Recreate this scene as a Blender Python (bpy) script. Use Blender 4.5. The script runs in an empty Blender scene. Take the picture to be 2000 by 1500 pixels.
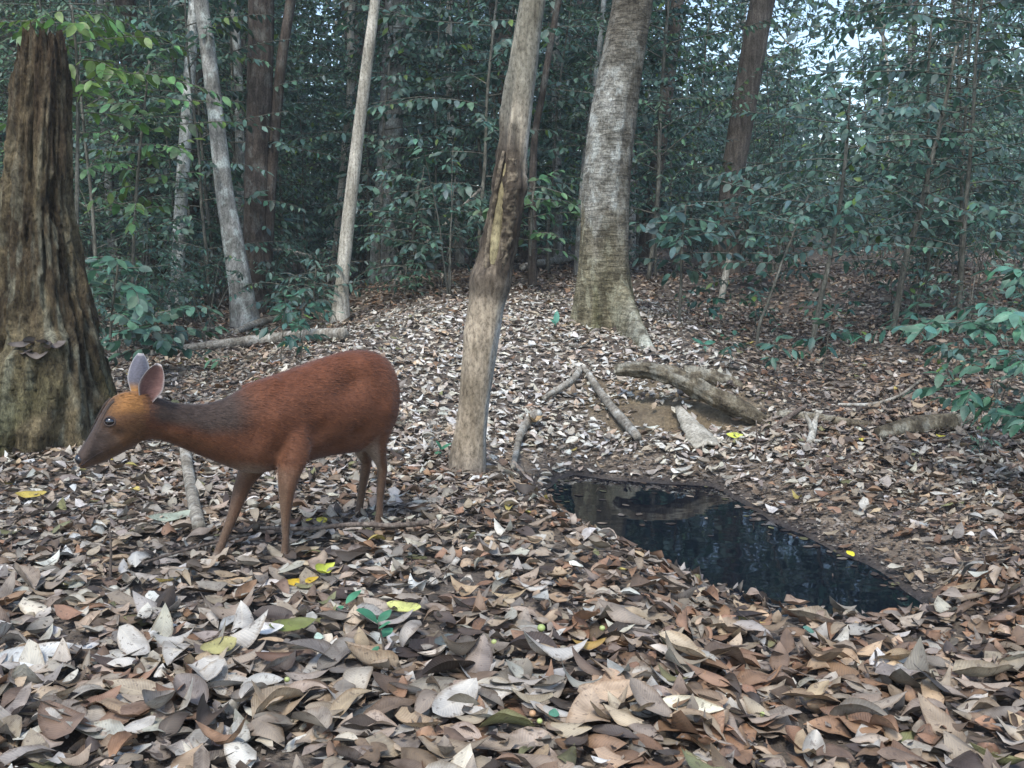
import bpy, math, random
import numpy as np
from mathutils import Vector

R = math.radians
rng = np.random.default_rng(11)
random.seed(5)
scene = bpy.context.scene
col_main = scene.collection

# ------------------------------------------------------------------ camera
CAM_H, FPX, HORIZON = 0.85, 2050.0, 480.0
TANP = (750.0 - HORIZON) / FPX
PITCH = math.atan(TANP)
cam_data = bpy.data.cameras.new('camera')
cam_data.sensor_width = 36.0
cam_data.lens = 36.0 * FPX / 2000.0
cam_data.clip_start = 0.05
cam_data.clip_end = 1500.0
cam = bpy.data.objects.new('camera', cam_data)
cam.location = (0, 0, CAM_H)
cam.rotation_euler = (math.pi / 2 - PITCH, 0, 0)
col_main.objects.link(cam)
scene.camera = cam

# ------------------------------------------------------------------ world, sun, exposure
SUN_ELEV, SUN_AZ = 56.0, 196.0       # azimuth: compass degrees, 0 = +Y, clockwise
world = bpy.data.worlds.new('World')
scene.world = world
world.use_nodes = True
wn = world.node_tree
sky = wn.nodes.new('ShaderNodeTexSky')
sky.sky_type = 'NISHITA'
sky.sun_disc = False
sky.sun_elevation = R(SUN_ELEV)
sky.sun_rotation = R(SUN_AZ)
sky.air_density = 1.0
sky.dust_density = 1.2
bg = wn.nodes['Background']
bg.inputs['Strength'].default_value = 0.15
wn.links.new(sky.outputs[0], bg.inputs['Color'])

sun_data = bpy.data.lights.new('sun', 'SUN')
sun_data.energy = 1.5
sun_data.angle = R(14)
sun_data.color = (1.0, 0.985, 0.955)
sun = bpy.data.objects.new('sun', sun_data)
_az, _el = R(SUN_AZ), R(SUN_ELEV)
to_sun = Vector((math.sin(_az) * math.cos(_el), math.cos(_az) * math.cos(_el), math.sin(_el)))
sun.rotation_euler = (-to_sun).to_track_quat('-Z', 'Y').to_euler()
sun.location = to_sun * 30
col_main.objects.link(sun)

vs = scene.view_settings
vs.view_transform = 'Standard'
vs.look = 'None'
vs.exposure = 1.28
vs.gamma = 1.0
vs.use_curve_mapping = False
scene.cycles.use_denoising = True
scene.cycles.max_bounces = 5
scene.cycles.diffuse_bounces = 3
scene.cycles.transparent_max_bounces = 6
scene.cycles.caustics_reflective = False
scene.cycles.caustics_refractive = False

# ------------------------------------------------------------------ maths helpers
def smooth(a, b, x):
    t = np.clip((np.asarray(x, float) - a) / (b - a), 0, 1)
    return t * t * (3 - 2 * t)

def lerp(a, b, t):
    return a + (b - a) * t

def _hash(ix, iy, iz):
    with np.errstate(over='ignore'):
        n = ix * np.int64(374761393) + iy * np.int64(668265263) + iz * np.int64(1440662683)
        n = (n ^ (n >> np.int64(13))) * np.int64(1274126177)
        n = n ^ (n >> np.int64(16))
    return (n & np.int64(0xffffff)).astype(float) / float(0xffffff)

def vnoise(P):
    P = np.asarray(P, float)
    i = np.floor(P).astype(np.int64)
    f = P - i
    f = f * f * (3 - 2 * f)
    out = 0.0
    for dx in (0, 1):
        for dy in (0, 1):
            for dz in (0, 1):
                w = (f[..., 0] if dx else 1 - f[..., 0]) * (f[..., 1] if dy else 1 - f[..., 1]) * (f[..., 2] if dz else 1 - f[..., 2])
                out = out + w * _hash(i[..., 0] + dx, i[..., 1] + dy, i[..., 2] + dz)
    return out

def fbm(P, octaves=4, gain=0.5):
    P = np.asarray(P, float)
    a, s, out = 1.0, 0.0, 0.0
    for k in range(octaves):
        out = out + a * vnoise(P * 2.03 ** k + 17.3 * k)
        s += a
        a *= gain
    return out / s            # 0..1

def unit(v):
    v = np.asarray(v, float)
    return v / np.maximum(np.linalg.norm(v, axis=-1, keepdims=True), 1e-9)

_cp, _sp = math.cos(PITCH), math.sin(PITCH)
def ray(u, v):
    a, b = (u - 1000.0) / FPX, (750.0 - v) / FPX
    return np.array([a, _cp + b * _sp, -_sp + b * _cp])

def at(u, v, y):
    """world point seen at photo pixel (u, v) whose distance in front of the camera plane is y"""
    d = ray(u, v)
    return np.array([0, 0, CAM_H]) + d * (y / d[1])

# ------------------------------------------------------------------ terrain
WATER_Z = -0.16
_pool_px = [(1070, 962), (1090, 938), (1120, 927), (1200, 940), (1300, 946), (1390, 950), (1435, 975), (1500, 1015),
            (1560, 1045), (1640, 1085), (1700, 1108), (1762, 1150), (1805, 1182), (1795, 1235), (1690, 1262), (1560, 1245),
            (1450, 1212), (1390, 1185), (1300, 1150), (1200, 1108), (1130, 1060), (1082, 1008)]
def _at_z(u, v, z):
    d = ray(u, v)
    return np.array([0, 0, CAM_H]) + d * ((z - CAM_H) / d[2])
POOL = np.array([_at_z(u, v, WATER_Z)[:2] for u, v in _pool_px])

def pool_dist(x, y):
    """signed distance to the pool outline, positive outside"""
    p = np.stack([np.asarray(x, float), np.asarray(y, float)], -1)
    best = np.full(p.shape[:-1], 1e9)
    inside = np.zeros(p.shape[:-1], bool)
    n = len(POOL)
    for i in range(n):
        a, b = POOL[i], POOL[(i + 1) % n]
        ab = b - a
        t = np.clip(((p - a) @ ab) / (ab @ ab), 0, 1)
        q = a + t[..., None] * ab
        best = np.minimum(best, np.linalg.norm(p - q, axis=-1))
        cond = (a[1] > p[..., 1]) != (b[1] > p[..., 1])
        xi = (b[0] - a[0]) * (p[..., 1] - a[1]) / (b[1] - a[1] + 1e-12) + a[0]
        inside ^= cond & (p[..., 0] < xi)
    return np.where(inside, -best, best)

_c0, _c1 = np.array([0.18, 4.05]), np.array([1.15, 3.05])       # line along the middle of the pool
def height(x, y):
    x = np.asarray(x, float); y = np.asarray(y, float)
    und = (fbm(np.stack([x * 0.9, y * 0.9, x * 0 + 3.1], -1), 3) - 0.5)
    a = smooth(0.25, 0.5, x)
    zc = lerp(-0.0 - 0.06 * a, 0.27, smooth(4.2 + 0.98 * a, 5.75 - 0.27 * a, y)) + 0.14 * smooth(5.6, 8.5, y) + 0.16 * smooth(8, 12, y)
    zl = 0.03 * np.clip(y - 3.2, 0, 7) + 0.10 * smooth(8, 12, y)
    zr = -0.09 * smooth(2.6, 3.8, y) + 0.105 * np.clip(y - 4.2, 0, 5.5) + 0.06 * smooth(8, 12, y)
    wl = smooth(-1.9, -0.45, x + 0.03 * (y - 6))
    wr = smooth(0.95, 1.5, x)
    z = lerp(lerp(zl, zc, wl), zr, wr)
    z = z + 0.25 * smooth(11, 22, y) + 4.0 * smooth(26, 75, y)
    bz = smooth(0.3, 0.45, x) * (1 - smooth(1.2, 1.4, x)) * smooth(5.1, 5.2, y) * (1 - smooth(5.6, 5.8, y))
    z = z + bz * 0.09 * (fbm(np.stack([x * 9, y * 9, x * 0 + 5], -1), 3) - 0.5)
    z = z + und * (0.05 + 0.12 * smooth(4.5, 8, y)) * smooth(2.0, 3.0, np.hypot(x + 0.5, (y - 2.9) * 1.2) + 1.0)
    d = pool_dist(x, y)
    # signed side of the pool: near bank is steep, far shore is a shallow mud flat
    side = ((x - _c0[0]) * (_c1[1] - _c0[1]) - (y - _c0[1]) * (_c1[0] - _c0[0]))
    near = smooth(-0.05, 0.25, side)
    slope = lerp(0.20, 1.0, near)
    cap = WATER_Z + np.where(d > 0, slope * d, np.maximum(-0.13, 0.5 * d)) + 0.012 * (fbm(np.stack([x * 7, y * 7, x * 0], -1), 3) - 0.5)
    k = 0.05
    h = np.clip(0.5 + 0.5 * (z - cap) / k, 0, 1)
    z = z * (1 - h) + cap * h - k * h * (1 - h)
    return z

def on_ground(u, v):
    d = ray(u, v)
    ys = np.concatenate([np.linspace(1.2, 14, 1500), np.linspace(14, 60, 800)])
    P = np.array([0, 0, CAM_H])[None] + d[None] * (ys / d[1])[:, None]
    below = P[:, 2] < height(P[:, 0], P[:, 1])
    i = int(np.argmax(below)) if below.any() else len(ys) - 1
    return P[i]

def gz(x, y):
    return float(height(np.array([x]), np.array([y]))[0])

# ------------------------------------------------------------------ mesh helpers
def make_mesh(name, V, quads=None, tris=None, col=None, uv=None, smooth_shade=True):
    V = np.asarray(V, np.float32)
    me = bpy.data.meshes.new(name)
    parts, starts, totals, pos = [], [], [], 0
    for F, k in ((quads, 4), (tris, 3)):
        if F is not None and len(F):
            F = np.asarray(F, np.int32).reshape(-1, k)
            parts.append(F.ravel())
            starts.append(pos + np.arange(len(F), dtype=np.int32) * k)
            totals.append(np.full(len(F), k, np.int32))
            pos += len(F) * k
    loops = np.concatenate(parts); starts = np.concatenate(starts)
    me.vertices.add(len(V)); me.vertices.foreach_set('co', V.ravel())
    me.loops.add(len(loops)); me.loops.foreach_set('vertex_index', loops)
    me.polygons.add(len(starts)); me.polygons.foreach_set('loop_start', starts)
    if smooth_shade:
        me.polygons.foreach_set('use_smooth', np.ones(len(starts), bool))
    if col is not None:
        c = np.asarray(col, np.float32)
        if c.shape[1] == 3:
            c = np.concatenate([c, np.ones((len(c), 1), np.float32)], 1)
        at_ = me.color_attributes.new('Col', 'FLOAT_COLOR', 'POINT')
        at_.data.foreach_set('color', c.ravel())
    if uv is not None:
        at_ = me.attributes.new('leaf_uv', 'FLOAT2', 'POINT')
        at_.data.foreach_set('vector', np.asarray(uv, np.float32).ravel())
    me.update(calc_edges=True)
    me.validate()
    return me

def link(name, me, mat=None, parent=None):
    o = bpy.data.objects.new(name, me)
    if mat is not None and me is not None and len(me.materials) == 0:
        me.materials.append(mat)
    col_main.objects.link(o)
    if parent is not None:
        o.parent = parent
    return o

def tag(o, label, cat, group=None, kind=None):
    if label: o['label'] = label
    if cat: o['category'] = cat
    if group: o['group'] = group
    if kind: o['kind'] = kind
    return o

def empty(name, loc, label, cat, group=None, rz=0.0, scale=1.0):
    o = bpy.data.objects.new(name, None)
    o.empty_display_size = 0.1
    o.location = loc
    o.rotation_euler = (0, 0, rz)
    o.scale = (scale,) * 3
    col_main.objects.link(o)
    return tag(o, label, cat, group)

def dup(root, loc, rz, scale, label, group):
    r = root.copy(); col_main.objects.link(r)
    r.location = loc; r.rotation_euler = (0, 0, rz); r.scale = (scale,) * 3
    r['label'] = label
    if group: r['group'] = group
    for ch in root.children:
        c = ch.copy(); col_main.objects.link(c); c.parent = r
    return r

class Geo:
    """collects arrays of vertices, quads, triangles, colours"""
    def __init__(self):
        self.V, self.Q, self.T, self.C, self.U, self.n = [], [], [], [], [], 0
    def add(self, V, Q=None, T=None, C=None, U=None):
        V = np.asarray(V, float)
        if Q is not None and len(Q): self.Q.append(np.asarray(Q) + self.n)
        if T is not None and len(T): self.T.append(np.asarray(T) + self.n)
        self.V.append(V)
        self.C.append(np.ones((len(V), 3)) if C is None else (np.tile(np.asarray(C, float), (len(V), 1)) if np.ndim(C) == 1 else np.asarray(C, float)))
        self.U.append(np.zeros((len(V), 2)) if U is None else U)
        self.n += len(V)
    def mesh(self, name, smooth_shade=True):
        return make_mesh(name, np.concatenate(self.V), np.concatenate(self.Q) if self.Q else None,
                         np.concatenate(self.T) if self.T else None, np.concatenate(self.C), np.concatenate(self.U), smooth_shade)

def catmull(P, n):
    P = np.asarray(P, float)
    m = len(P)
    if m == 2:
        t = np.linspace(0, 1, n)[:, None]
        return P[0] * (1 - t) + P[1] * t
    t = np.linspace(0, m - 1 - 1e-6, n)
    i = t.astype(int); f = (t - i)[:, None]
    p0 = P[np.maximum(i - 1, 0)]; p1 = P[i]; p2 = P[np.minimum(i + 1, m - 1)]; p3 = P[np.minimum(i + 2, m - 1)]
    return 0.5 * (2 * p1 + (p2 - p0) * f + (2 * p0 - 5 * p1 + 4 * p2 - p3) * f ** 2 + (3 * p1 - p0 - 3 * p2 + p3) * f ** 3)

def frames(C):
    T = unit(np.gradient(C, axis=0))
    up = np.array([0, 0, 1.0]) if abs(T[0][2]) < 0.8 else np.array([0, -1.0, 0])
    X = np.zeros_like(C); x = np.cross(up, T[0]); x = x / np.linalg.norm(x)
    for k in range(len(C)):
        x = x - T[k] * (x @ T[k]); x = x / np.linalg.norm(x); X[k] = x
    return T, X, np.cross(T, X)

def tube(pts, rad, sides=8, n=None, noise=0.0, nscale=(6, 3), seed=0.0, rfun=None, cap=True):
    """pts Kx3, rad K; returns V, Q, T, (ring parameter, angle) per vertex"""
    pr = np.concatenate([np.asarray(pts, float), np.asarray(rad, float)[:, None]], 1)
    if n is not None: pr = catmull(pr, n)
    C, r = pr[:, :3], np.maximum(pr[:, 3], 1e-4)
    T, X, Y = frames(C)
    n = len(C)
    th = np.linspace(0, 2 * math.pi, sides, endpoint=False)
    L = np.concatenate([[0], np.cumsum(np.linalg.norm(np.diff(C, axis=0), axis=1))])
    LL, TH = np.meshgrid(L, th, indexing='ij')
    rr = np.repeat(r[:, None], sides, 1)
    if noise > 0:
        q = np.stack([np.cos(TH) * nscale[0] * 0.35 + seed, np.sin(TH) * nscale[0] * 0.35 + 2.3 * seed, LL * nscale[1]], -1)
        rr = rr * (1 + noise * 2 * (fbm(q, 4, 0.6) - 0.5))
    if rfun is not None:
        rr = rfun(rr, LL, TH)
    V = C[:, None, :] + rr[..., None] * (np.cos(TH)[..., None] * X[:, None, :] + np.sin(TH)[..., None] * Y[:, None, :])
    V = V.reshape(-1, 3)
    i = np.arange(n - 1)[:, None] * sides; j = np.arange(sides)[None]; j2 = (j + 1) % sides
    Q = np.stack([i + j, i + j2, i + sides + j2, i + sides + j], -1).reshape(-1, 4)
    Tri = None
    if cap:
        V = np.concatenate([V, C[:1], C[-1:]])
        b, t = n * sides, n * sides + 1
        jj = np.arange(sides)
        Tri = np.concatenate([np.stack([np.full(sides, b), (jj + 1) % sides, jj], -1),
                              np.stack([np.full(sides, t), (n - 1) * sides + jj, (n - 1) * sides + (jj + 1) % sides], -1)])
    par = np.stack([LL.ravel(), TH.ravel()], -1)
    if cap: par = np.concatenate([par, [[0, 0], [L[-1], 0]]])
    return V, Q, Tri, par

def leaves(P, fwd, nrm, L, W, col, fold=0.15, curl=0.1, twist=0.0, wave=0.0, stations=5, centred=False, skew=0.85, across=1):
    """one curved blade per row, midrib fold, tips at both ends; across = faces on each side of the midrib"""
    N = len(P)
    fwd = unit(fwd); nrm = unit(nrm - fwd * np.sum(nrm * fwd, -1, keepdims=True)); s = np.cross(nrm, fwd)
    b = lambda a: np.broadcast_to(np.asarray(a, float), (N,))
    L, W, fold, curl, twist, wave = map(b, (L, W, fold, curl, twist, wave))
    sk = skew * rng.uniform(.82, 1.2, N); pw = rng.uniform(.5, .95, N)
    ts = np.linspace(0, 1, stations)
    V, U = [], []
    ph = np.arange(N) * 2.399 + rng.uniform(0, 6)
    def pt(t, side):
        w = np.clip(np.sin(math.pi * t ** sk), 0, 1) ** pw if 0 < t < 1 else np.zeros(N)
        tt = t - (0.5 if centred else 0.0)
        bend = 4 * (t - 0.5) ** 2 - 0.4 if centred else -(t ** 1.6)
        sa = abs(side)
        z = L * curl * bend + W * w * (fold * sa ** (1.0 if across == 1 else 1.6) + twist * side * (t - 0.5) * 2 + wave * sa * np.sin((6.5 if stations < 9 else 11) * t + ph + 2 * side))
        V.append(P + fwd * (L * tt)[:, None] + s * (W * w * side * (1 - 0.22 * np.abs(fold)))[:, None] + nrm * z[:, None])
        U.append(np.tile([[side * 0.5, t]], (N, 1)))
    cols = np.linspace(-1, 1, 2 * across + 1); m_ = len(cols)
    pt(0, 0)
    for t in ts[1:-1]:
        for sd in cols: pt(t, sd)
    pt(1, 0)
    m = len(V)
    V = np.stack(V, 1).reshape(-1, 3); U = np.stack(U, 1).reshape(-1, 2)
    q, tr = [], []
    k = stations - 2
    for j in range(m_ - 1): tr.append((0, 2 + j, 1 + j))
    for a in range(k - 1):
        o = 1 + m_ * a
        for j in range(m_ - 1): q.append((o + j, o + j + 1, o + m_ + j + 1, o + m_ + j))
    o = 1 + m_ * (k - 1)
    for j in range(m_ - 1): tr.append((o + j, o + j + 1, m - 1))
    base = (np.arange(N) * m)[:, None, None]
    Q = (base + np.array(q)[None]).reshape(-1, 4) if q else None
    T = (base + np.array(tr)[None]).reshape(-1, 3)
    C = np.repeat(np.asarray(col, float), m, 0)
    return V, Q, T, C, U

# ------------------------------------------------------------------ materials
def nodes_of(name):
    m = bpy.data.materials.new(name)
    m.use_nodes = True
    nt = m.node_tree
    p = nt.nodes['Principled BSDF']
    return m, nt, p

def nn(nt, kind, **inputs):
    n = nt.nodes.new(kind)
    for k, v in inputs.items():
        if k in n.inputs: n.inputs[k].default_value = v
        else: setattr(n, k, v)
    return n

def tex_coord(nt, scale=(1, 1, 1)):
    tc = nn(nt, 'ShaderNodeTexCoord'); mp = nn(nt, 'ShaderNodeMapping')
    mp.inputs['Scale'].default_value = scale
    nt.links.new(tc.outputs['Object'], mp.inputs['Vector'])
    return mp.outputs[0]

def ramp(nt, fac, stops):
    r = nn(nt, 'ShaderNodeValToRGB')
    els = r.color_ramp.elements
    while len(els) < len(stops): els.new(0.5)
    for e, (p, c) in zip(els, stops):
        e.position = p; e.color = (*c, 1) if len(c) == 3 else c
    nt.links.new(fac, r.inputs[0])
    return r.outputs[0]

def mixc(nt, a, b, fac, blend='MIX'):
    m = nn(nt, 'ShaderNodeMix', data_type='RGBA', blend_type=blend)
    for sock, val in ((m.inputs[0], fac), (m.inputs[6], a), (m.inputs[7], b)):
        if isinstance(val, (int, float)): sock.default_value = val
        elif isinstance(val, tuple): sock.default_value = (*val, 1)
        else: nt.links.new(val, sock)
    return m.outputs[2]

def bump(nt, p, heightsock, strength, dist):
    b = nn(nt, 'ShaderNodeBump', Strength=strength, Distance=dist)
    nt.links.new(heightsock, b.inputs['Height'])
    nt.links.new(b.outputs[0], p.inputs['Normal'])

def mat_leaf(name, rough=0.5, trans=0.25, vein=0.25, spec=0.4, spots=0.0):
    m, nt, p = nodes_of(name)
    a = nn(nt, 'ShaderNodeAttribute', attribute_name='Col')
    uv = nn(nt, 'ShaderNodeAttribute', attribute_name='leaf_uv')
    sep = nn(nt, 'ShaderNodeSeparateXYZ'); nt.links.new(uv.outputs['Vector'], sep.inputs[0])
    ab = nn(nt, 'ShaderNodeMath', operation='ABSOLUTE'); nt.links.new(sep.outputs[0], ab.inputs[0])
    # side veins: stripes slanted from the midrib
    f1 = nn(nt, 'ShaderNodeMath', operation='MULTIPLY_ADD'); nt.links.new(ab.outputs[0], f1.inputs[0]); f1.inputs[1].default_value = -0.35; nt.links.new(sep.outputs[1], f1.inputs[2])
    f2 = nn(nt, 'ShaderNodeMath', operation='MULTIPLY'); nt.links.new(f1.outputs[0], f2.inputs[0]); f2.inputs[1].default_value = 62.0
    f3 = nn(nt, 'ShaderNodeMath', operation='SINE'); nt.links.new(f2.outputs[0], f3.inputs[0])
    f4 = nn(nt, 'ShaderNodeMath', operation='POWER'); nt.links.new(f3.outputs[0], f4.inputs[0]); f4.inputs[1].default_value = 6.0
    mid = nn(nt, 'ShaderNodeMath', operation='LESS_THAN'); nt.links.new(ab.outputs[0], mid.inputs[0]); mid.inputs[1].default_value = 0.035
    ve = nn(nt, 'ShaderNodeMath', operation='MAXIMUM'); nt.links.new(f4.outputs[0], ve.inputs[0]); nt.links.new(mid.outputs[0], ve.inputs[1])
    vs_ = nn(nt, 'ShaderNodeMath', operation='MULTIPLY'); nt.links.new(ve.outputs[0], vs_.inputs[0]); vs_.inputs[1].default_value = vein
    no = nn(nt, 'ShaderNodeTexNoise', Scale=22.0, Detail=3.0)
    tc = nn(nt, 'ShaderNodeTexCoord'); nt.links.new(tc.outputs['Object'], no.inputs['Vector'])
    var = ramp(nt, no.outputs['Fac'], [(0.3, (0.56, 0.54, 0.52)), (0.52, (1.0, 1.0, 1.0)), (0.74, (1.28, 1.27, 1.24))])
    c = mixc(nt, a.outputs['Color'], var, 1.0, 'MULTIPLY')
    if spots:
        n6 = nn(nt, 'ShaderNodeTexNoise', Scale=38.0, Detail=4.0, Roughness=0.7); nt.links.new(tc.outputs['Object'], n6.inputs['Vector'])
        e1 = nn(nt, 'ShaderNodeMath', operation='MULTIPLY_ADD'); nt.links.new(n6.outputs['Fac'], e1.inputs[0]); e1.inputs[1].default_value = 0.45; nt.links.new(ab.outputs[0], e1.inputs[2])
        ef = ramp(nt, e1.outputs[0], [(0.60, (1, 1, 1)), (0.74, (0.62, 0.56, 0.50))])
        c = mixc(nt, c, ef, 1.0, 'MULTIPLY')
    if spots:
        n2 = nn(nt, 'ShaderNodeTexNoise', Scale=95.0, Detail=2.0); nt.links.new(tc.outputs['Object'], n2.inputs['Vector'])
        sp = ramp(nt, n2.outputs['Fac'], [(0.60, (0, 0, 0)), (0.68, (1, 1, 1))])
        sf = nn(nt, 'ShaderNodeMath', operation='MULTIPLY'); nt.links.new(sp, sf.inputs[0]); sf.inputs[1].default_value = spots
        c = mixc(nt, c, (0.07, 0.05, 0.04), sf.outputs[0])
    c = mixc(nt, c, mixc(nt, c, (1.5, 1.45, 1.3), 1.0, 'MULTIPLY'), vs_.outputs[0])
    nt.links.new(c, p.inputs['Base Color'])
    p.inputs['Roughness'].default_value = rough
    p.inputs['Specular IOR Level'].default_value = spec
    bump(nt, p, ve.outputs[0], 0.35, 0.001)
    if trans > 0:
        t = nn(nt, 'ShaderNodeBsdfTranslucent'); nt.links.new(c, t.inputs['Color'])
        ms = nn(nt, 'ShaderNodeMixShader'); ms.inputs[0].default_value = trans
        nt.links.new(p.outputs[0], ms.inputs[1]); nt.links.new(t.outputs[0], ms.inputs[2])
        nt.links.new(ms.outputs[0], nt.nodes['Material Output'].inputs['Surface'])
    return m

def mat_bark(name, c_dark, c_mid, c_light, stretch=(9, 9, 1.6), bands=0.0, lichen=0.0, lichen_col=(0.42, 0.46, 0.42), bump_s=0.6, bump_d=0.02, use_attr=False, fine=1.0):
    m, nt, p = nodes_of(name)
    v = tex_coord(nt, stretch)
    n1 = nn(nt, 'ShaderNodeTexNoise', Scale=2.2 * fine, Detail=8.0, Roughness=0.65); nt.links.new(v, n1.inputs['Vector'])
    c = ramp(nt, n1.outputs['Fac'], [(0.30, c_dark), (0.52, c_mid), (0.75, c_light)])
    h = n1.outputs['Fac']
    if bands:
        v2 = tex_coord(nt, (3.5, 3.5, 17))
        n2 = nn(nt, 'ShaderNodeTexNoise', Scale=3.0, Detail=8.0, Roughness=0.65, Distortion=0.6); nt.links.new(v2, n2.inputs['Vector'])
        bf = ramp(nt, n2.outputs['Fac'], [(0.42, (0.30, 0.30, 0.30)), (0.56, (1.15, 1.15, 1.15))])
        c = mixc(nt, c, bf, bands, 'MULTIPLY')
        ad = nn(nt, 'ShaderNodeMath', operation='MULTIPLY_ADD'); nt.links.new(n2.outputs['Fac'], ad.inputs[0]); ad.inputs[1].default_value = 1.2; nt.links.new(h, ad.inputs[2])
        h = ad.outputs[0]
    if lichen:
        v3 = tex_coord(nt, (5, 5, 3.4))
        n3 = nn(nt, 'ShaderNodeTexNoise', Scale=2.6, Detail=6.0, Roughness=0.6); nt.links.new(v3, n3.inputs['Vector'])
        lf = ramp(nt, n3.outputs['Fac'], [(0.52, (0, 0, 0)), (0.60, (1, 1, 1))])
        fm = nn(nt, 'ShaderNodeMath', operation='MULTIPLY'); nt.links.new(lf, fm.inputs[0]); fm.inputs[1].default_value = lichen
        c = mixc(nt, c, lichen_col, fm.outputs[0])
    v4 = tex_coord(nt, (1, 1, .6))
    n4 = nn(nt, 'ShaderNodeTexNoise', Scale=85.0, Detail=5.0, Roughness=0.75); nt.links.new(v4, n4.inputs['Vector'])
    c = mixc(nt, c, ramp(nt, n4.outputs['Fac'], [(0.34, (0.42, 0.41, 0.40)), (0.50, (0.98, 0.98, 0.98)), (0.68, (1.35, 1.35, 1.33))]), 1.0, 'MULTIPLY')
    v5 = tex_coord(nt, (1, 1, .8))
    n5 = nn(nt, 'ShaderNodeTexNoise', Scale=5.5, Detail=5.0, Roughness=0.6); nt.links.new(v5, n5.inputs['Vector'])
    c = mixc(nt, c, ramp(nt, n5.outputs['Fac'], [(0.36, (0.62, 0.61, 0.58)), (0.64, (1.22, 1.22, 1.22))]), 1.0, 'MULTIPLY')
    ag = nn(nt, 'ShaderNodeMath', operation='MULTIPLY_ADD'); nt.links.new(n4.outputs['Fac'], ag.inputs[0]); ag.inputs[1].default_value = 0.45; nt.links.new(h, ag.inputs[2])
    h = ag.outputs[0]
    if use_attr:
        a = nn(nt, 'ShaderNodeAttribute', attribute_name='Col')
        c = mixc(nt, c, a.outputs['Color'], 1.0, 'MULTIPLY')
    nt.links.new(c, p.inputs['Base Color'])
    p.inputs['Roughness'].default_value = 0.9
    p.inputs['Specular IOR Level'].default_value = 0.2
    bump(nt, p, h, bump_s, bump_d)
    return m

M = {}
M['litter'] = mat_leaf('dry_leaf', rough=0.55, trans=0.12, vein=0.28, spec=0.35, spots=0.55)
M['green'] = mat_leaf('green_leaf', rough=0.42, trans=0.30, vein=0.22, spec=0.5)
M['far_green'] = mat_leaf('far_green_leaf', rough=0.5, trans=0.30, vein=0.0, spec=0.4)
M['twig'] = mat_bark('twig_bark', (0.05, 0.04, 0.035), (0.14, 0.11, 0.09), (0.28, 0.25, 0.21), (30, 30, 30), bump_d=0.003)
M['stem'] = mat_bark('sapling_bark', (0.05, 0.05, 0.04), (0.13, 0.125, 0.10), (0.26, 0.25, 0.21), (20, 20, 5), bump_d=0.004)
M['grey_bark'] = mat_bark('grey_bark', (0.10, 0.10, 0.09), (0.24, 0.235, 0.21), (0.42, 0.41, 0.38), (12, 12, 3), lichen=0.6, bump_d=0.012)
M['pale_bark'] = mat_bark('pale_bark', (0.22, 0.20, 0.16), (0.42, 0.39, 0.32), (0.60, 0.57, 0.49), (24, 24, 2.2), lichen=0.3, lichen_col=(0.30, 0.27, 0.21), bump_d=0.008)
M['white_bark'] = mat_bark('white_mottled_bark', (0.20, 0.20, 0.18), (0.50, 0.51, 0.47), (0.70, 0.71, 0.67), (6, 6, 5), lichen=0.75, lichen_col=(0.12, 0.12, 0.10), bump_d=0.012)
M['dark_bark'] = mat_bark('dark_bark', (0.025, 0.02, 0.018), (0.075, 0.06, 0.048), (0.16, 0.13, 0.105), (14, 14, 2.0), lichen=0.35, lichen_col=(0.16, 0.17, 0.15), bump_d=0.02)
M['brown_bark'] = mat_bark('brown_bark', (0.05, 0.042, 0.033), (0.12, 0.10, 0.08), (0.23, 0.20, 0.165), (16, 16, 2.0), bump_d=0.02)
M['big_bark'] = mat_bark('banded_grey_bark', (0.13, 0.115, 0.09), (0.29, 0.27, 0.23), (0.48, 0.46, 0.41), (7, 7, 5), bands=0.6, lichen=0.45, lichen_col=(0.50, 0.51, 0.47), bump_s=0.9, bump_d=0.02, use_attr=True)
M['scar_bark'] = mat_bark('peeling_bark', (0.55, 0.52, 0.48), (0.85, 0.83, 0.80), (1.15, 1.12, 1.08), (26, 26, 3.0), bump_s=0.8, bump_d=0.006, use_attr=True)
M['stump'] = mat_bark('rotten_wood', (0.22, 0.20, 0.18), (0.85, 0.83, 0.80), (1.65, 1.6, 1.5), (15, 15, 6.5), bump_s=1.0, bump_d=0.035, use_attr=True)
M['log'] = mat_bark('dead_log', (0.12, 0.10, 0.08), (0.27, 0.245, 0.20), (0.46, 0.43, 0.37), (14, 14, 14), lichen=0.5, lichen_col=(0.5, 0.5, 0.45), bump_d=0.012)
M['mosslog'] = mat_bark('mossy_rotten_log', (0.05, 0.04, 0.03), (0.15, 0.125, 0.085), (0.30, 0.27, 0.20), (10, 10, 10), lichen=0.45, lichen_col=(0.36, 0.35, 0.29), bump_s=1.0, bump_d=0.02)

# soil
m, nt, p = nodes_of('forest_soil')
v = tex_coord(nt, (1, 1, 1))
n1 = nn(nt, 'ShaderNodeTexNoise', Scale=9.0, Detail=8.0, Roughness=0.7); nt.links.new(v, n1.inputs['Vector'])
n2 = nn(nt, 'ShaderNodeTexNoise', Scale=70.0, Detail=4.0, Roughness=0.7); nt.links.new(v, n2.inputs['Vector'])
c = ramp(nt, n1.outputs['Fac'], [(0.32, (0.085, 0.066, 0.05)), (0.55, (0.16, 0.13, 0.10)), (0.75, (0.25, 0.21, 0.165))])
c = mixc(nt, c, ramp(nt, n2.outputs['Fac'], [(0.3, (0.55, 0.55, 0.55)), (0.7, (1.35, 1.33, 1.3))]), 1.0, 'MULTIPLY')
a_ = nn(nt, 'ShaderNodeAttribute', attribute_name='Col')
c = mixc(nt, c, a_.outputs['Color'], 1.0, 'MULTIPLY')
nt.links.new(c, p.inputs['Base Color'])
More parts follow.
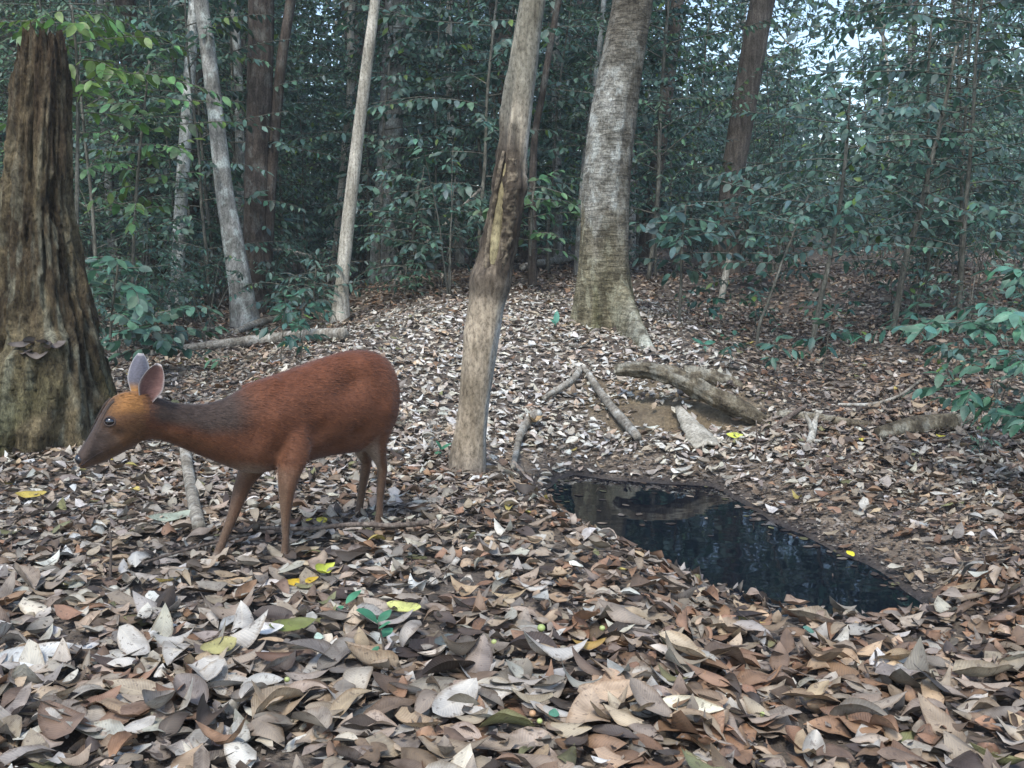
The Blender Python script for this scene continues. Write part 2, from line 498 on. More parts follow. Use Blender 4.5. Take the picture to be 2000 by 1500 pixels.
sepc = nn(nt, 'ShaderNodeSeparateColor'); nt.links.new(a_.outputs['Color'], sepc.inputs[0])
mr = nn(nt, 'ShaderNodeMapRange'); nt.links.new(sepc.outputs[0], mr.inputs[0])
mr.inputs[1].default_value = 0.25; mr.inputs[2].default_value = 0.9; mr.inputs[3].default_value = 0.35; mr.inputs[4].default_value = 0.95
nt.links.new(mr.outputs[0], p.inputs['Roughness'])
ad = nn(nt, 'ShaderNodeMath', operation='MULTIPLY_ADD'); nt.links.new(n2.outputs['Fac'], ad.inputs[0]); ad.inputs[1].default_value = 0.5; nt.links.new(n1.outputs['Fac'], ad.inputs[2])
bump(nt, p, ad.outputs[0], 0.9, 0.03)
M['soil'] = m

# dark pool water
m, nt, p = nodes_of('dark_water')
p.inputs['Base Color'].default_value = (0.004, 0.006, 0.010, 1)
p.inputs['Roughness'].default_value = 0.03
p.inputs['IOR'].default_value = 1.33
v = tex_coord(nt, (1, 1, 1))
n1 = nn(nt, 'ShaderNodeTexNoise', Scale=7.0, Detail=2.0); nt.links.new(v, n1.inputs['Vector'])
bump(nt, p, n1.outputs['Fac'], 0.05, 0.02)
M['water'] = m

def mat_plain(name, colr, rough, spec=0.5):
    m, nt, p = nodes_of(name)
    v = tex_coord(nt, (1, 1, 1))
    n = nn(nt, 'ShaderNodeTexNoise', Scale=60.0, Detail=3.0); nt.links.new(v, n.inputs['Vector'])
    c = mixc(nt, colr, ramp(nt, n.outputs['Fac'], [(0.3, (0.75, 0.75, 0.75)), (0.7, (1.2, 1.2, 1.2))]), 1.0, 'MULTIPLY')
    nt.links.new(c, p.inputs['Base Color'])
    p.inputs['Roughness'].default_value = rough
    p.inputs['Specular IOR Level'].default_value = spec
    return m
# ================================================================== GROUND
def axis(lo, hi, step, out_lo, out_hi, grow=1.12):
    a = list(np.arange(lo, hi + 1e-6, step))
    s, x = step, a[-1]
    while x < out_hi: s *= grow; x += s; a.append(x)
    s, x, pre = step, a[0], []
    while x > out_lo: s *= grow; x -= s; pre.append(x)
    return np.array(pre[::-1] + a)
gx = axis(-3.0, 3.2, 0.036, -110, 110)
gy = axis(1.0, 7.2, 0.036, -40, 150)
GX, GY = np.meshgrid(gx, gy, indexing='ij')
GZ = height(GX, GY)
GV = np.stack([GX, GY, GZ], -1).reshape(-1, 3)
nx, ny = len(gx), len(gy)
ii = (np.arange(nx - 1)[:, None] * ny + np.arange(ny - 1)[None]).ravel()
GQ = np.stack([ii, ii + ny, ii + ny + 1, ii + 1], -1)
gd = pool_dist(GV[:, 0], GV[:, 1])
wet = 1 - smooth(-0.02, 0.16, gd + 0.10 * (fbm(GV * 6, 3) - 0.5))
gc = np.ones((len(GV), 3)) * 0.9
bank = smooth(0.25, 0.45, GV[:, 0]) * (1 - smooth(1.15, 1.5, GV[:, 0])) * smooth(4.95, 5.1, GV[:, 1]) * (1 - smooth(5.7, 6.1, GV[:, 1]))
gc = lerp(gc, np.array([1.40, 1.32, 0.98]), (bank * (0.4 + 0.6 * fbm(GV * 4, 2)))[:, None])
shore = (1 - smooth(0.25, 0.7, gd)) * smooth(3.3, 3.8, GV[:, 1] + 0.5 * GV[:, 0])
gc = lerp(gc, np.array([1.45, 1.4, 1.3]), (shore * (1 - wet))[:, None])
gc = lerp(gc, np.array([0.22, 0.22, 0.26]), wet[:, None])
ground = link('ground', make_mesh('ground', GV, GQ, col=gc), M['soil'])
tag(ground, 'forest floor of brown soil covered in dry fallen leaves', None, kind='structure')

wp = POOL.mean(0)
def pool_mesh():
    pts = np.array([wp + (q - wp) * 1.12 for q in POOL])
    V = np.concatenate([np.c_[pts, np.full(len(pts), WATER_Z)], np.c_[pts, np.full(len(pts), WATER_Z - 0.25)], [[*wp, WATER_Z]]])
    n = len(pts); c = 2 * n
    T = [(c, i, (i + 1) % n) for i in range(n)]
    return make_mesh('water', V, tris=T, smooth_shade=False)
water = link('water', pool_mesh(), M['water'])
tag(water, 'small dark still pool among the fallen leaves', None, kind='structure')

# ------------------------------------------------------------------ leaf litter
PAL = np.array([(0.42, 0.385, 0.325), (0.33, 0.265, 0.20), (0.25, 0.215, 0.18), (0.165, 0.115, 0.080), (0.25, 0.150, 0.092),
                (0.070, 0.054, 0.044), (0.50, 0.485, 0.44), (0.37, 0.275, 0.185), (0.19, 0.185, 0.09), (0.46, 0.38, 0.12)])
def litter_cols(x, y, n):
    w_left = np.array([.17, .20, .24, .10, .06, .10, .07, .05, .012, .003])
    w_right = np.array([.07, .20, .12, .16, .22, .09, .02, .15, .012, .003])
    w_mound = np.array([.30, .13, .17, .03, .015, .05, .27, .03, .004, .001])  # paler leaf mix, part of the mound's painted brightness
    w_back = np.array([.05, .16, .27, .21, .08, .18, .015, .03, .008, .002])
    r = smooth(-0.3, 0.5, x) * (1 - smooth(3.2, 4.2, y))
    mo = smooth(-1.8, -0.5, x) * (1 - smooth(0.9, 1.5, x)) * smooth(3.6, 4.6, y) * (1 - smooth(7, 10, y))
    bk = np.maximum(smooth(1.0, 1.7, x) * smooth(4.0, 5.0, y), smooth(7, 10, y))
    W = w_left[None] * (1 - r)[:, None] + w_right[None] * r[:, None]
    W = W * (1 - mo)[:, None] + w_mound[None] * mo[:, None]
    W = W * (1 - bk)[:, None] + w_back[None] * bk[:, None]
    cum = np.cumsum(W / W.sum(1, keepdims=True), 1)
    k = (rng.random(n)[:, None] > cum).sum(1).clip(0, len(PAL) - 1)
    c = PAL[k] * rng.uniform(0.65, 1.2, (n, 1)) * np.stack([rng.uniform(.95, 1.05, n), np.ones(n), rng.uniform(.92, 1.06, n)], -1)
    return c * (1 + .22 * mo)[:, None]  # leaf colours lifted on the mound, imitating light through a canopy gap

def litter_density(x, y):
    d = pool_dist(x, y)
    k = np.ones_like(x)
    far = smooth(3.15, 3.5, y + 0.75 * (x - 0.6))
    k *= lerp(1.0, 0.30 + 0.70 * smooth(0.12, 0.60, d), far)
    k *= np.where(d < 0.03, 0.0, 1.0)
    bk = smooth(0.35, 0.5, x) * (1 - smooth(1.1, 1.35, x)) * smooth(4.95, 5.05, y) * (1 - smooth(5.35, 5.5, y))
    k *= 1 - 0.85 * bk
    k *= 1 - 0.35 * smooth(0.60, 0.72, fbm(np.stack([x * 1.7, y * 1.7, x * 0 + 9], -1), 3))
    k *= 1 - 0.5 * smooth(9, 14, y)
    return k

def scatter(y0, y1, per_m2):
    # wedge of forest floor in front of the camera, sampled evenly by area
    area = (1.24 * 0.5 * (y1 ** 2 - y0 ** 2) + 1.6 * (y1 - y0))
    n = int(area * per_m2)
    y = np.sqrt(rng.uniform(y0 ** 2, y1 ** 2, n))
    x = rng.uniform(-1, 1, n) * (0.62 * y + 0.8)
    keep = rng.random(n) < litter_density(x, y)
    return x[keep], y[keep]

def terrain_normal(x, y):
    e = 0.03
    dx = (height(x + e, y) - height(x - e, y)) / (2 * e); dy = (height(x, y + e) - height(x, y - e)) / (2 * e)
    return unit(np.stack([-dx, -dy, np.ones_like(dx)], -1))

def litter_params(x, y, near):
    n = len(x)
    L = np.clip(rng.normal(0.066, 0.024, n), 0.022, 0.125)
    L = L * (1.0 - .26 * smooth(2.0, 3.4, y) - .06 * smooth(4, 6, y))
    W = L * rng.uniform(0.19, 0.30, n)
    yaw = rng.uniform(0, 2 * math.pi, n)
    tilt = np.abs(rng.normal(0, 0.23, n)).clip(0, 1.1); ta = rng.uniform(0, 2 * math.pi, n)
    nrm = unit(terrain_normal(x, y) + np.stack([np.cos(ta) * np.tan(tilt), np.sin(ta) * np.tan(tilt), tilt * 0], -1))
    nrm[rng.random(n) < 0.5] *= 1.0
    fwd = np.stack([np.cos(yaw), np.sin(yaw), 0 * yaw], -1)
    fwd = unit(fwd - nrm * np.sum(fwd * nrm, -1, keepdims=True))
    curl = rng.normal(0.03, 0.16, n); fold = rng.normal(0.10, 0.45, n).clip(-1.1, 1.1)
    z = height(x, y) + rng.uniform(0.003, 0.030, n) + 0.42 * L * np.abs(fwd[:, 2]) + np.maximum(0, curl) * L * 0.4 + W * np.maximum(0, -fold) * 0.7
    P = np.stack([x, y, z], -1)
    return dict(P=P, fwd=fwd, nrm=nrm, L=L, W=W, col=litter_cols(x, y, n), fold=fold, curl=curl,
                twist=rng.normal(0, 0.35, n), wave=rng.uniform(0, 0.30, n))

xn, yn = scatter(1.15, 3.2, 1250)
near = litter_params(xn, yn, True)
# the leaves that show largest are single objects: the nearest ones of the upper layer inside the view
inview = (np.abs(xn) < 0.485 * yn) & (yn > 1.70)
rank = np.where(inview, yn - 14.0 * (near['P'][:, 2] - height(xn, yn)) - 6.0 * near['L'], 1e9)
pick = np.argsort(rank)[:300]
rest = np.setdiff1d(np.arange(len(xn)), pick)
def sub(d, idx): return {k: v[idx] for k, v in d.items()}
V, Q, T, C, U = leaves(**sub(near, rest), stations=6, centred=True, across=2)
o = link('leaf_litter', make_mesh('leaf_litter', V, Q, T, C, U), M['litter'], ground); o['kind'] = 'stuff'
for i in pick:
    dd = {k: v[i:i + 1].copy() for k, v in near.items()}
    loc = dd['P'][0].copy(); dd['P'][:] = 0
    dd['L'] *= 1.18; dd['W'] *= 1.18; dd['wave'] *= .55; dd['col'] = np.minimum(dd['col'], np.array([[.40, .375, .33]]))
    V, Q, T, C, U = leaves(**dd, stations=11, centred=True, across=3)
    o = link('leaf', make_mesh('leaf', V, Q, T, C, U), M['litter'], ground)
    o.location = loc + np.array([0, 0, 0.004])
for y0_, y1_, den_, st_ in ((3.2, 5.2, 1750, 5), (5.2, 8.2, 1250, 4), (8.2, 15.0, 480, 4)):
    xf, yf = scatter(y0_, y1_, den_)
    far = litter_params(xf, yf, False)
    if y0_ > 8: far['L'] *= 1.25; far['W'] *= 1.3
    V, Q, T, C, U = leaves(**far, stations=st_, centred=True)
    o = link('leaf_litter', make_mesh('leaf_litter', V, Q, T, C, U), M['litter'], ground); o['kind'] = 'stuff'
xg, yg = scatter(15.0, 30.0, 60)
fg = litter_params(xg, yg, False); fg['L'] *= 1.8; fg['W'] *= 2.0
V, Q, T, C, U = leaves(**fg, stations=3, centred=True)
o = link('leaf_litter', make_mesh('leaf_litter_back', V, Q, T, C, U), M['litter'], ground); o['kind'] = 'stuff'

# small crumbs and rotted fragments between the leaves, and thin dead twigs
xc, yc = scatter(1.15, 5.5, 1900)
n = len(xc)
yw = rng.uniform(0, 6.28, n); Lc = rng.uniform(0.005, 0.022, n)
V, Q, T, C, U = leaves(np.stack([xc, yc, height(xc, yc) + rng.uniform(0.002, 0.036, n)], -1), np.stack([np.cos(yw), np.sin(yw), rng.normal(0, .3, n)], -1),
                       np.stack([rng.normal(0, .4, n), rng.normal(0, .4, n), np.ones(n)], -1), Lc, Lc * 0.35, PAL[rng.choice([1, 2, 2, 3, 5, 5], n)] * rng.uniform(.6, 1.1, (n, 1)), stations=3, centred=True)
o = link('leaf_crumbs', make_mesh('leaf_crumbs', V, Q, T, C, U), M['litter'], ground); o['kind'] = 'stuff'
# crumbled debris on the muddy far shore of the pool
xs, ys = rng.uniform(.1, 1.9, 30000), rng.uniform(2.9, 5.0, 30000)
sdist = pool_dist(xs, ys); kk = (sdist > .02) & (sdist < .55) & (ys + .75 * (xs - .6) > 3.4) & (rng.random(30000) < .8); xs, ys = xs[kk], ys[kk]; n = len(xs)
yw = rng.uniform(0, 6.28, n); Lc = rng.uniform(0.006, 0.034, n) * rng.uniform(.4, 1, n)
V, Q, T, C, U = leaves(np.stack([xs, ys, height(xs, ys) + rng.uniform(0.001, 0.012, n)], -1), np.stack([np.cos(yw), np.sin(yw), rng.normal(0, .25, n)], -1),
                       np.stack([rng.normal(0, .3, n), rng.normal(0, .3, n), np.ones(n)], -1), Lc, Lc * rng.uniform(.12, .4, n), PAL[rng.choice([0, 1, 2, 2, 2, 3, 5], n)] * rng.uniform(.5, 1.05, (n, 1)), stations=3, centred=True)
o = link('leaf_crumbs', make_mesh('leaf_crumbs', V, Q, T, C, U), M['litter'], ground); o['kind'] = 'stuff'
G = Geo()
xt, yt = scatter(1.3, 8.0, 24)
for x, y in zip(xt, yt):
    Lt = rng.uniform(0.05, 0.28); a = rng.uniform(0, 6.28); k = 5
    s = np.linspace(-.5, .5, k)
    px = x + np.cos(a) * s * Lt + rng.normal(0, .008, k); py = y + np.sin(a) * s * Lt + rng.normal(0, .008, k)
    pz = height(px, py) + 0.028 + rng.normal(0, .007, k)
    Vt, Qt, Tt, _ = tube(np.stack([px, py, pz], -1), np.linspace(1, .5, k) * rng.uniform(0.0012, 0.0035), 4)
    G.add(Vt, Qt, Tt)
o = link('twig_litter', G.mesh('twig_litter'), M['twig'], ground); o['kind'] = 'stuff'
# leaves and scum floating on the pool
n = 900
pp = np.stack([rng.uniform(0.1, 1.35, n), rng.uniform(2.9, 4.5, n)], -1)
dd = pool_dist(pp[:, 0], pp[:, 1])
kk = (dd < 0.03) & (rng.random(n) < np.where(dd > -0.07, 0.9, 0.07)) & ((pp[:, 1] > 3.55) | (dd > -0.05)); pp = pp[kk]; n = len(pp)
yw = rng.uniform(0, 6.28, n); Lc = rng.uniform(0.012, 0.05, n)
V, Q, T, C, U = leaves(np.stack([pp[:, 0], pp[:, 1], np.full(n, WATER_Z + 0.002)], -1), np.stack([np.cos(yw), np.sin(yw), 0 * yw], -1), np.stack([rng.normal(0, .05, n), rng.normal(0, .05, n), np.ones(n)], -1),
                       Lc, Lc * 0.32, PAL[rng.choice([1, 2, 3, 5, 5, 8], n)] * rng.uniform(.3, .8, (n, 1)), fold=0.05, curl=0.03, stations=4, centred=True)
o = link('floating_leaves', make_mesh('floating_leaves', V, Q, T, C, U), M['litter'], water); o['kind'] = 'stuff'

# ================================================================== TREES
def green_cols(n, tint=(0.050, 0.105, 0.072), yellow=0.04):
    c = np.array(tint)[None] * rng.uniform(0.55, 1.45, (n, 1)) * rng.uniform(0.85, 1.15, (n, 3))
    k = rng.random(n) < yellow
    c[k] = np.array((0.13, 0.21, 0.045)) * rng.uniform(.6, 1.2, (k.sum(), 1))
    return c

class Leaves:
    def __init__(self): self.P, self.F, self.N, self.L = [], [], [], []
    def add(self, p, f, nr, l): self.P.append(p); self.F.append(f); self.N.append(nr); self.L.append(l)
    def mesh(self, name, tint=(0.050, 0.105, 0.072), ratio=0.21, stations=4, yellow=0.04, droop=0.18, cols=None):
        n = len(self.P)
        L = np.array(self.L)
        V, Q, T, C, U = leaves(np.array(self.P), np.array(self.F), np.array(self.N), L, L * rng.uniform(ratio * .85, ratio * 1.15, n),
                               green_cols(n, tint, yellow) if cols is None else cols, fold=rng.uniform(0.0, 0.35, n), curl=rng.uniform(0, droop * 2, n), stations=stations, skew=0.8)
        return make_mesh(name, V, Q, T, C, U)

def spray(G, LV, p0, d0, length, leaf, droop=0.5, r0=0.004, spacing=None, pairs=False, flat=0.25, bare=0.15, steps=7, sides=4):
    p = np.array(p0, float); d = unit(np.array(d0, float))
    st = length / (steps - 1)
    pts = [p.copy()]
    for k in range(steps - 1):
        d = unit(d + np.array([rng.normal(0, .10), rng.normal(0, .10), rng.normal(0, .06) - droop / steps]))
        p = p + d * st; pts.append(p.copy())
    pts = np.array(pts)
    V, Q, T, _ = tube(pts, np.linspace(r0, r0 * 0.35, steps), sides)
    G.add(V, Q, T)
    spacing = spacing or leaf * 0.36
    sgn = 1
    s = bare * length
    while s <= length:
        f = s / st; i = min(int(f), steps - 2); q = pts[i] + (pts[i + 1] - pts[i]) * (f - i)
        dd = unit(pts[i + 1] - pts[i]); side = unit(np.cross(dd, [0, 0, 1.0]))
        for sg in ((-1, 1) if pairs else (sgn,)):
            fw = dd * rng.uniform(.35, .8) + side * sg * rng.uniform(.6, 1.0) + np.array([0, 0, rng.uniform(-1.0, .10)])
            LV.add(q, fw, np.array([rng.normal(0, flat * 1.8), rng.normal(0, flat * 1.8) - .1, 1.0]), leaf * rng.uniform(.6, 1.15) * (1 - .25 * s / length))
        sgn = -sgn
        s += spacing * rng.uniform(.7, 1.3)
    LV.add(pts[-1], dd + np.array([0, 0, -.25]), np.array([0, 0, 1.0]), leaf * .8)
    return pts

def crown(n_clump, centre, spread, leaf, per, tint=(0.05, 0.105, 0.065)):
    """clumped foliage of a tall tree: many leaf-sized faces grouped on twig ends"""
    cc = np.array(centre) + rng.normal(0, 1, (n_clump, 3)) * np.array(spread) * 0.55
    n = n_clump * per
    P = np.repeat(cc, per, 0) + rng.normal(0, 1, (n, 3)) * np.array([.38, .38, .16])
    F = rng.normal(0, 1, (n, 3)) * np.array([1, 1, .45]); N = rng.normal(0, .5, (n, 3)) + np.array([0, 0, 1.0])
    L = leaf * rng.uniform(.7, 1.3, n)
    V, Q, T, C, U = leaves(P, F, N, L, L * .24, green_cols(n, tint), fold=.15, curl=.15, stations=3)
    return cc, (V, Q, T, C, U)

def px_path(path, y, dy=0.0):
    """photo pixels along a trunk (u, v, width) at distance y, leaning dy metres away per metre of height"""
    out = []
    z0 = None
    for (u, v, w) in path:
        p = at(u, v, y)
        if z0 is None: z0 = p[2]
        yy = y + dy * (p[2] - z0)
        p = at(u, v, yy)
        out.append((*p, 0.5 * w * yy / FPX))
    return np.array(out)

def grow_tree(name, label, cat, path, mat, top=8.0, dy=0.0, sides=20, noise=0.05, nscale=(6, 2.5), seed=0.0, flare=1.25, group=None,
              crown_spec=None, rfun=None, colfun=None, base=None, rings=60, y=None):
    b = on_ground(path[0][0], path[0][1]) if base is None else np.array(base)
    y = b[1] if y is None else y
    W = px_path(path, y, dy)
    up = unit(W[-1, :3] - W[-2, :3]); up = unit(up * np.array([.7, .7, 1]))
    r_top = W[-1, 3]
    zz = W[-1, 2]
    ext = []
    pz = W[-1, :3].copy()
    k = 0
    while pz[2] < top:
        pz = pz + up * 0.7 + np.array([rng.normal(0, .04), rng.normal(0, .04), 0]); k += 1
        ext.append((*pz, max(r_top * (1 - 0.9 * (pz[2] - zz) / max(top - zz + 1, .1)), 0.012)))
    foot = W[0].copy(); gzb = gz(foot[0], foot[1])
    W[0, 2] = gzb + 0.0; W[0, 3] *= flare
    below = W[0].copy(); below[2] -= 0.25; below[3] *= 1.1
    allp = np.array([below, *W, *ext]) if ext else np.array([below, *W])
    root = empty(name, (W[0, 0], W[0, 1], gzb), label, cat, group)
    org = np.array([W[0, 0], W[0, 1], gzb])
    allp = allp - np.array([*org, 0])
    G = Geo()
    V, Q, T, par = tube(allp[:, :3], allp[:, 3], sides, n=rings, noise=noise, nscale=nscale, seed=seed, rfun=rfun)
    G.add(V, Q, T, C=colfun(V, par) if colfun else None)
    tip = allp[-1, :3]
    if crown_spec is not None:
        ncl, spread, leaf, per, tint = crown_spec
        cen = tip + np.array([0, 0, -0.3])
        cc, arr = crown(ncl, cen, spread, leaf, per, tint)
        for q in cc[: max(6, ncl // 5)]:
            h0 = allp[-1 - min(len(ext) - 1, rng.integers(0, max(1, len(ext) // 2 + 1))), :3]
            mid = (h0 + q) / 2 + np.array([0, 0, -.15])
            Vb, Qb, Tb, _ = tube(np.array([h0, mid, q]), np.array([.03, .02, .006]), 5, n=7)
            G.add(Vb, Qb, Tb, C=np.full((len(Vb), 3), 0.35) if colfun else None)
        link('crown', make_mesh('crown', *arr[:3], arr[3], arr[4]), M['far_green'], root)
    link('trunk', G.mesh('trunk'), mat, root)
    return root, org, allp

GR = (0.05, 0.105, 0.065)
# --- foreground leaning tree with the peeled, healed-over scar
def scar_r(r, LL, TH):
    z = LL - 0.25
    fz = lambda a, b: smooth(a, a + .06, z) * (1 - smooth(b - .06, b, z))
    face = np.cos(TH - SCAR_A)
    rough = fbm(np.stack([np.cos(TH) * 4, np.sin(TH) * 4, z * 16], -1), 4, .65)
    lump = fz(0.74, 1.50) * (1 - smooth(1.15, 1.25, z) * (1 - smooth(.2, .6, np.cos(TH))))
    r = r * (1 + lump * 0.60 * (rough - 0.45) * (1 - smooth(.72, .86, face)))
    r = r * (1 - lump * 0.20 * smooth(.78, .90, face))
    ring = np.exp(-((z - 0.72) / 0.05) ** 2) + 0.8 * np.exp(-((z - 1.09) / 0.03) ** 2) + 0.5 * np.exp(-((z - 0.52) / 0.03) ** 2) * smooth(0, .6, face)
    return r * (1 + 0.20 * ring * (0.3 + rough))
def scar_c(V, par):
    z = par[:, 0] - 0.25; TH = par[:, 1]
    face = np.cos(TH - SCAR_A)
    n = fbm(np.stack([np.cos(TH) * 3, np.sin(TH) * 3, z * 5], -1), 4)
    wood = np.array([0.40, 0.335, 0.25]); grey = np.array([0.34, 0.335, 0.31]); dark = np.array([0.070, 0.057, 0.045]); green = np.array([0.27, 0.27, 0.225])
    c = lerp(grey, wood, smooth(-.15, .25, face + 1.2 * (n - .5))[:, None])
    mid = smooth(.66, .76, z + .1 * (n - .5)) * (1 - smooth(1.22, 1.42, z - .22 * np.cos(TH) + .35 * (n - .5)))
    c = lerp(c, lerp(dark, np.array([.22, .18, .135]), smooth(.45, .65, n)[:, None]), mid[:, None])
    c = lerp(c, green, smooth(1.15, 1.5, z)[:, None] * 0.75)
    ring = np.exp(-((z - 0.70) / 0.05) ** 2)[:, None]
    c = lerp(c, dark, ring * .7)
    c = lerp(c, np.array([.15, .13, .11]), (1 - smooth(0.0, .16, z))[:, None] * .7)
    return c * (0.75 + 0.5 * fbm(np.stack([np.cos(TH) * 8, np.sin(TH) * 8, z * 22], -1), 3)[:, None])
SCAR_A = R(62)
scar_path = [(912, 925, 58), (922, 820, 60), (936, 700, 66), (948, 610, 70), (962, 530, 72), (980, 450, 68), (995, 350, 60), (1005, 250, 58), (1022, 120, 54), (1040, 0, 48)]
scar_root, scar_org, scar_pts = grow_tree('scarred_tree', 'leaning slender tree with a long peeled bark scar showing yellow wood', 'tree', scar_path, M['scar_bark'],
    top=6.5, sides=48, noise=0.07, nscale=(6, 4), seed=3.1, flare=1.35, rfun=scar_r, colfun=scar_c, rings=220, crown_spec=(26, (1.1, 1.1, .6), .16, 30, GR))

# the exposed strip of yellow wood inside the scar
W = px_path([(964, 516, 24), (966, 490, 27), (971, 440, 24), (978, 390, 17), (985, 345, 10), (990, 310, 4)], scar_org[1] - .035)
V, Q, T, par = tube(W[:, :3] - scar_org, W[:, 3], 24, n=90, noise=.12, nscale=(10, 5), seed=.4)
G = Geo(); G.add(V, Q, T, C=np.array([.42, .365, .215]) * (.60 + .7 * fbm(V * np.array([60, 60, 5]), 3))[:, None])
link('exposed_wood', G.mesh('exposed_wood'), M['scar_bark'], scar_root)['label'] = 'yellow strip of exposed wood'
# rough lips of bark healing over both edges of the scar
for side_px, name_s in ((((953, 530, 16), (953, 490, 11), (958, 440, 9), (966, 390, 9), (975, 340, 9), (984, 295, 6)), 1.), (((976, 528, 18), (986, 490, 22), (992, 440, 24), (996, 390, 26), (1000, 350, 22), (1002, 310, 20)), 2.)):
    W = px_path(side_px, scar_org[1] - .045)
    V, Q, T, par = tube(W[:, :3] - scar_org, W[:, 3], 20, n=150, noise=.55, nscale=(7, 42), seed=name_s)
    G = Geo(); G.add(V, Q, T, C=lerp(np.array([.085, .068, .052]), np.array([.27, .225, .165]), smooth(.38, .68, fbm(V * 70, 3))[:, None]))
    link('bark_lip', G.mesh('bark_lip'), M['scar_bark'], scar_root)

# --- big banded tree with the buttress root
def big_r(r, LL, TH):
    z = LL - 0.25
    fl = np.exp(-np.clip(z + .02, 0, 9) / 0.33)
    lobes = 0.30 * np.maximum(0, np.cos(TH * 5 + 0.7)) ** 2 + 0.12
    n = fbm(np.stack([np.cos(TH) * 2.2, np.sin(TH) * 2.2, z * 1.6], -1), 4)
    scale = fbm(np.stack([np.cos(TH) * 3, np.sin(TH) * 3, z * 24 + 3 * n], -1), 3, .6)
    hollow = 0.20 * np.exp(-((TH - BIG_H + math.pi) % (2 * math.pi) - math.pi) ** 2 / .05) * smooth(-.1, .15, z) * (1 - smooth(.25, .75, z))
    plate = smooth(.62, .68, z + 1.1 * (n - .5)) * smooth(-.1, .05, np.cos(TH - BIG_P) - .25 + .5 * (n - .5)) * (1 - smooth(1.3, 1.5, z))
    return r * (1 + fl * lobes + 0.16 * (n - .5) + 0.022 * (scale - .5) * smooth(.5, .7, z) + 0.045 * plate - hollow)
def big_c(V, par):
    z = par[:, 0] - 0.25; TH = par[:, 1]
    n = fbm(np.stack([np.cos(TH) * 2.2, np.sin(TH) * 2.2, z * 1.6], -1), 4)
    plate = smooth(.62, .68, z + 1.1 * (n - .5)) * smooth(-.1, .05, np.cos(TH - BIG_P) - .25 + .5 * (n - .5)) * (1 - smooth(1.5, 1.9, z))
    c = np.tile([0.95, .93, .88], (len(V), 1))
    low = 1 - smooth(.20, 1.05, z + 1.2 * (n - .5) + .18 * np.cos(TH - 2.2))
    c = lerp(c, np.array([.92, .86, .62]), low[:, None] * .9)
    moss = (1 - smooth(.1, .5, z)) * smooth(.45, .6, n)
    c = lerp(c, np.array([.55, .58, .30]), moss[:, None] * .7)
    c = lerp(c, np.array([1.35, 1.38, 1.35]), plate[:, None] * .8)
    band = smooth(.2, 1.1, z + .8 * (n - .5)) * (1 - plate)
    return lerp(c, c * np.array([.80, .77, .73]), band[:, None]) * .86
BIG_H, BIG_P = R(98), R(38)
big_path = [(1185, 655, 118), (1183, 600, 106), (1180, 520, 92), (1182, 420, 90), (1190, 310, 88), (1204, 190, 86), (1220, 90, 80), (1236, 0, 76)]
big_base = on_ground(1185, 640)
big_root, big_org, big_pts = grow_tree('buttressed_tree', 'thick grey tree with banded flaking bark and one buttress root', 'tree', big_path, M['big_bark'], y=big_base[1] + 0.12,
    base=big_base, top=9.0, sides=72, noise=0.0, seed=8.2, flare=1.0, rfun=big_r, colfun=big_c, rings=240, crown_spec=(40, (1.8, 1.6, .9), .2, 34, GR))
# buttress root running down the mound to the right
def buttress():
    p0 = big_org + np.array([0.04, -0.06, 0.40])
    p3 = on_ground(1280, 690)
    n = 26
    t = np.linspace(0, 1, n)
    end = np.array([p3[0], p3[1]])
    xy = (p0[:2][None] * (1 - t)[:, None] + end[None] * t[:, None]) + np.stack([0.01 * np.sin(t * 5), 0.015 * np.sin(t * 7)], -1)
    gzv = height(xy[:, 0], xy[:, 1])
    ztop = gzv + lerp(0.46, 0.02, t ** 0.62)
    zb = gzv - 0.12
    side = unit(np.array([-(end - p0[:2])[1], (end - p0[:2])[0]]))
    G = Geo(); V = []; m = 14
    for k in range(n):
        wdt = lerp(0.085, 0.045, t[k])
        for j in range(m):
            a = math.pi * j / (m - 1)
            s = math.cos(a); hgt = math.sin(a) ** .55
            wob = 0.016 * (fbm(np.array([[t[k] * 7, a * 2.2, 3.3]]), 3)[0] - .5) * 2
            V.append([xy[k, 0] + side[0] * s * (wdt + wob), xy[k, 1] + side[1] * s * (wdt + wob), zb[k] + (ztop[k] - zb[k]) * hgt + wob])
    V = np.array(V) - big_org
    i = (np.arange(n - 1)[:, None] * m + np.arange(m - 1)[None]).ravel()
    nse = fbm(V * 9, 3)
    C = lerp(np.array([.72, .69, .52]), np.array([1.15, 1.18, 1.08]), (smooth(.44, .62, nse) * np.repeat(smooth(.25, .75, t), m))[:, None])
    G.add(V, np.stack([i, i + 1, i + m + 1, i + m], -1), C=C)
    link('buttress_root', G.mesh('buttress_root'), M['big_bark'], big_root)
buttress()

# --- other trees that can be told apart
def simple(name, label, path, mat, **kw):
    kw.setdefault('crown_spec', (18, (1.0, 1.0, .6), .17, 26, GR))
    return grow_tree(name, label, 'tree', path, mat, **kw)
simple('leaning_tree', 'smooth grey tree leaning away from the forked dark tree', [(480, 640, 50), (470, 560, 46), (455, 470, 40), (438, 370, 34), (422, 230, 30), (405, 90, 28), (392, 0, 27)], M['grey_bark'], top=7, sides=24, noise=.06, seed=1.2, rings=90)
simple('white_mottled_tree', 'slim white mottled tree trunk right beside a dark trunk', [(345, 612, 32), (347, 540, 27), (352, 430, 25), (360, 300, 24), (368, 180, 22), (380, 0, 20)], M['white_bark'], top=7, noise=.07, seed=2.2)
simple('dark_tree', 'dark trunk standing behind the white mottled tree', [(366, 588, 38), (368, 480, 36), (372, 330, 36), (380, 150, 34), (386, 0, 32)], M['dark_bark'], top=8, noise=.08, seed=4.2, y=on_ground(366, 588)[1] + .5)
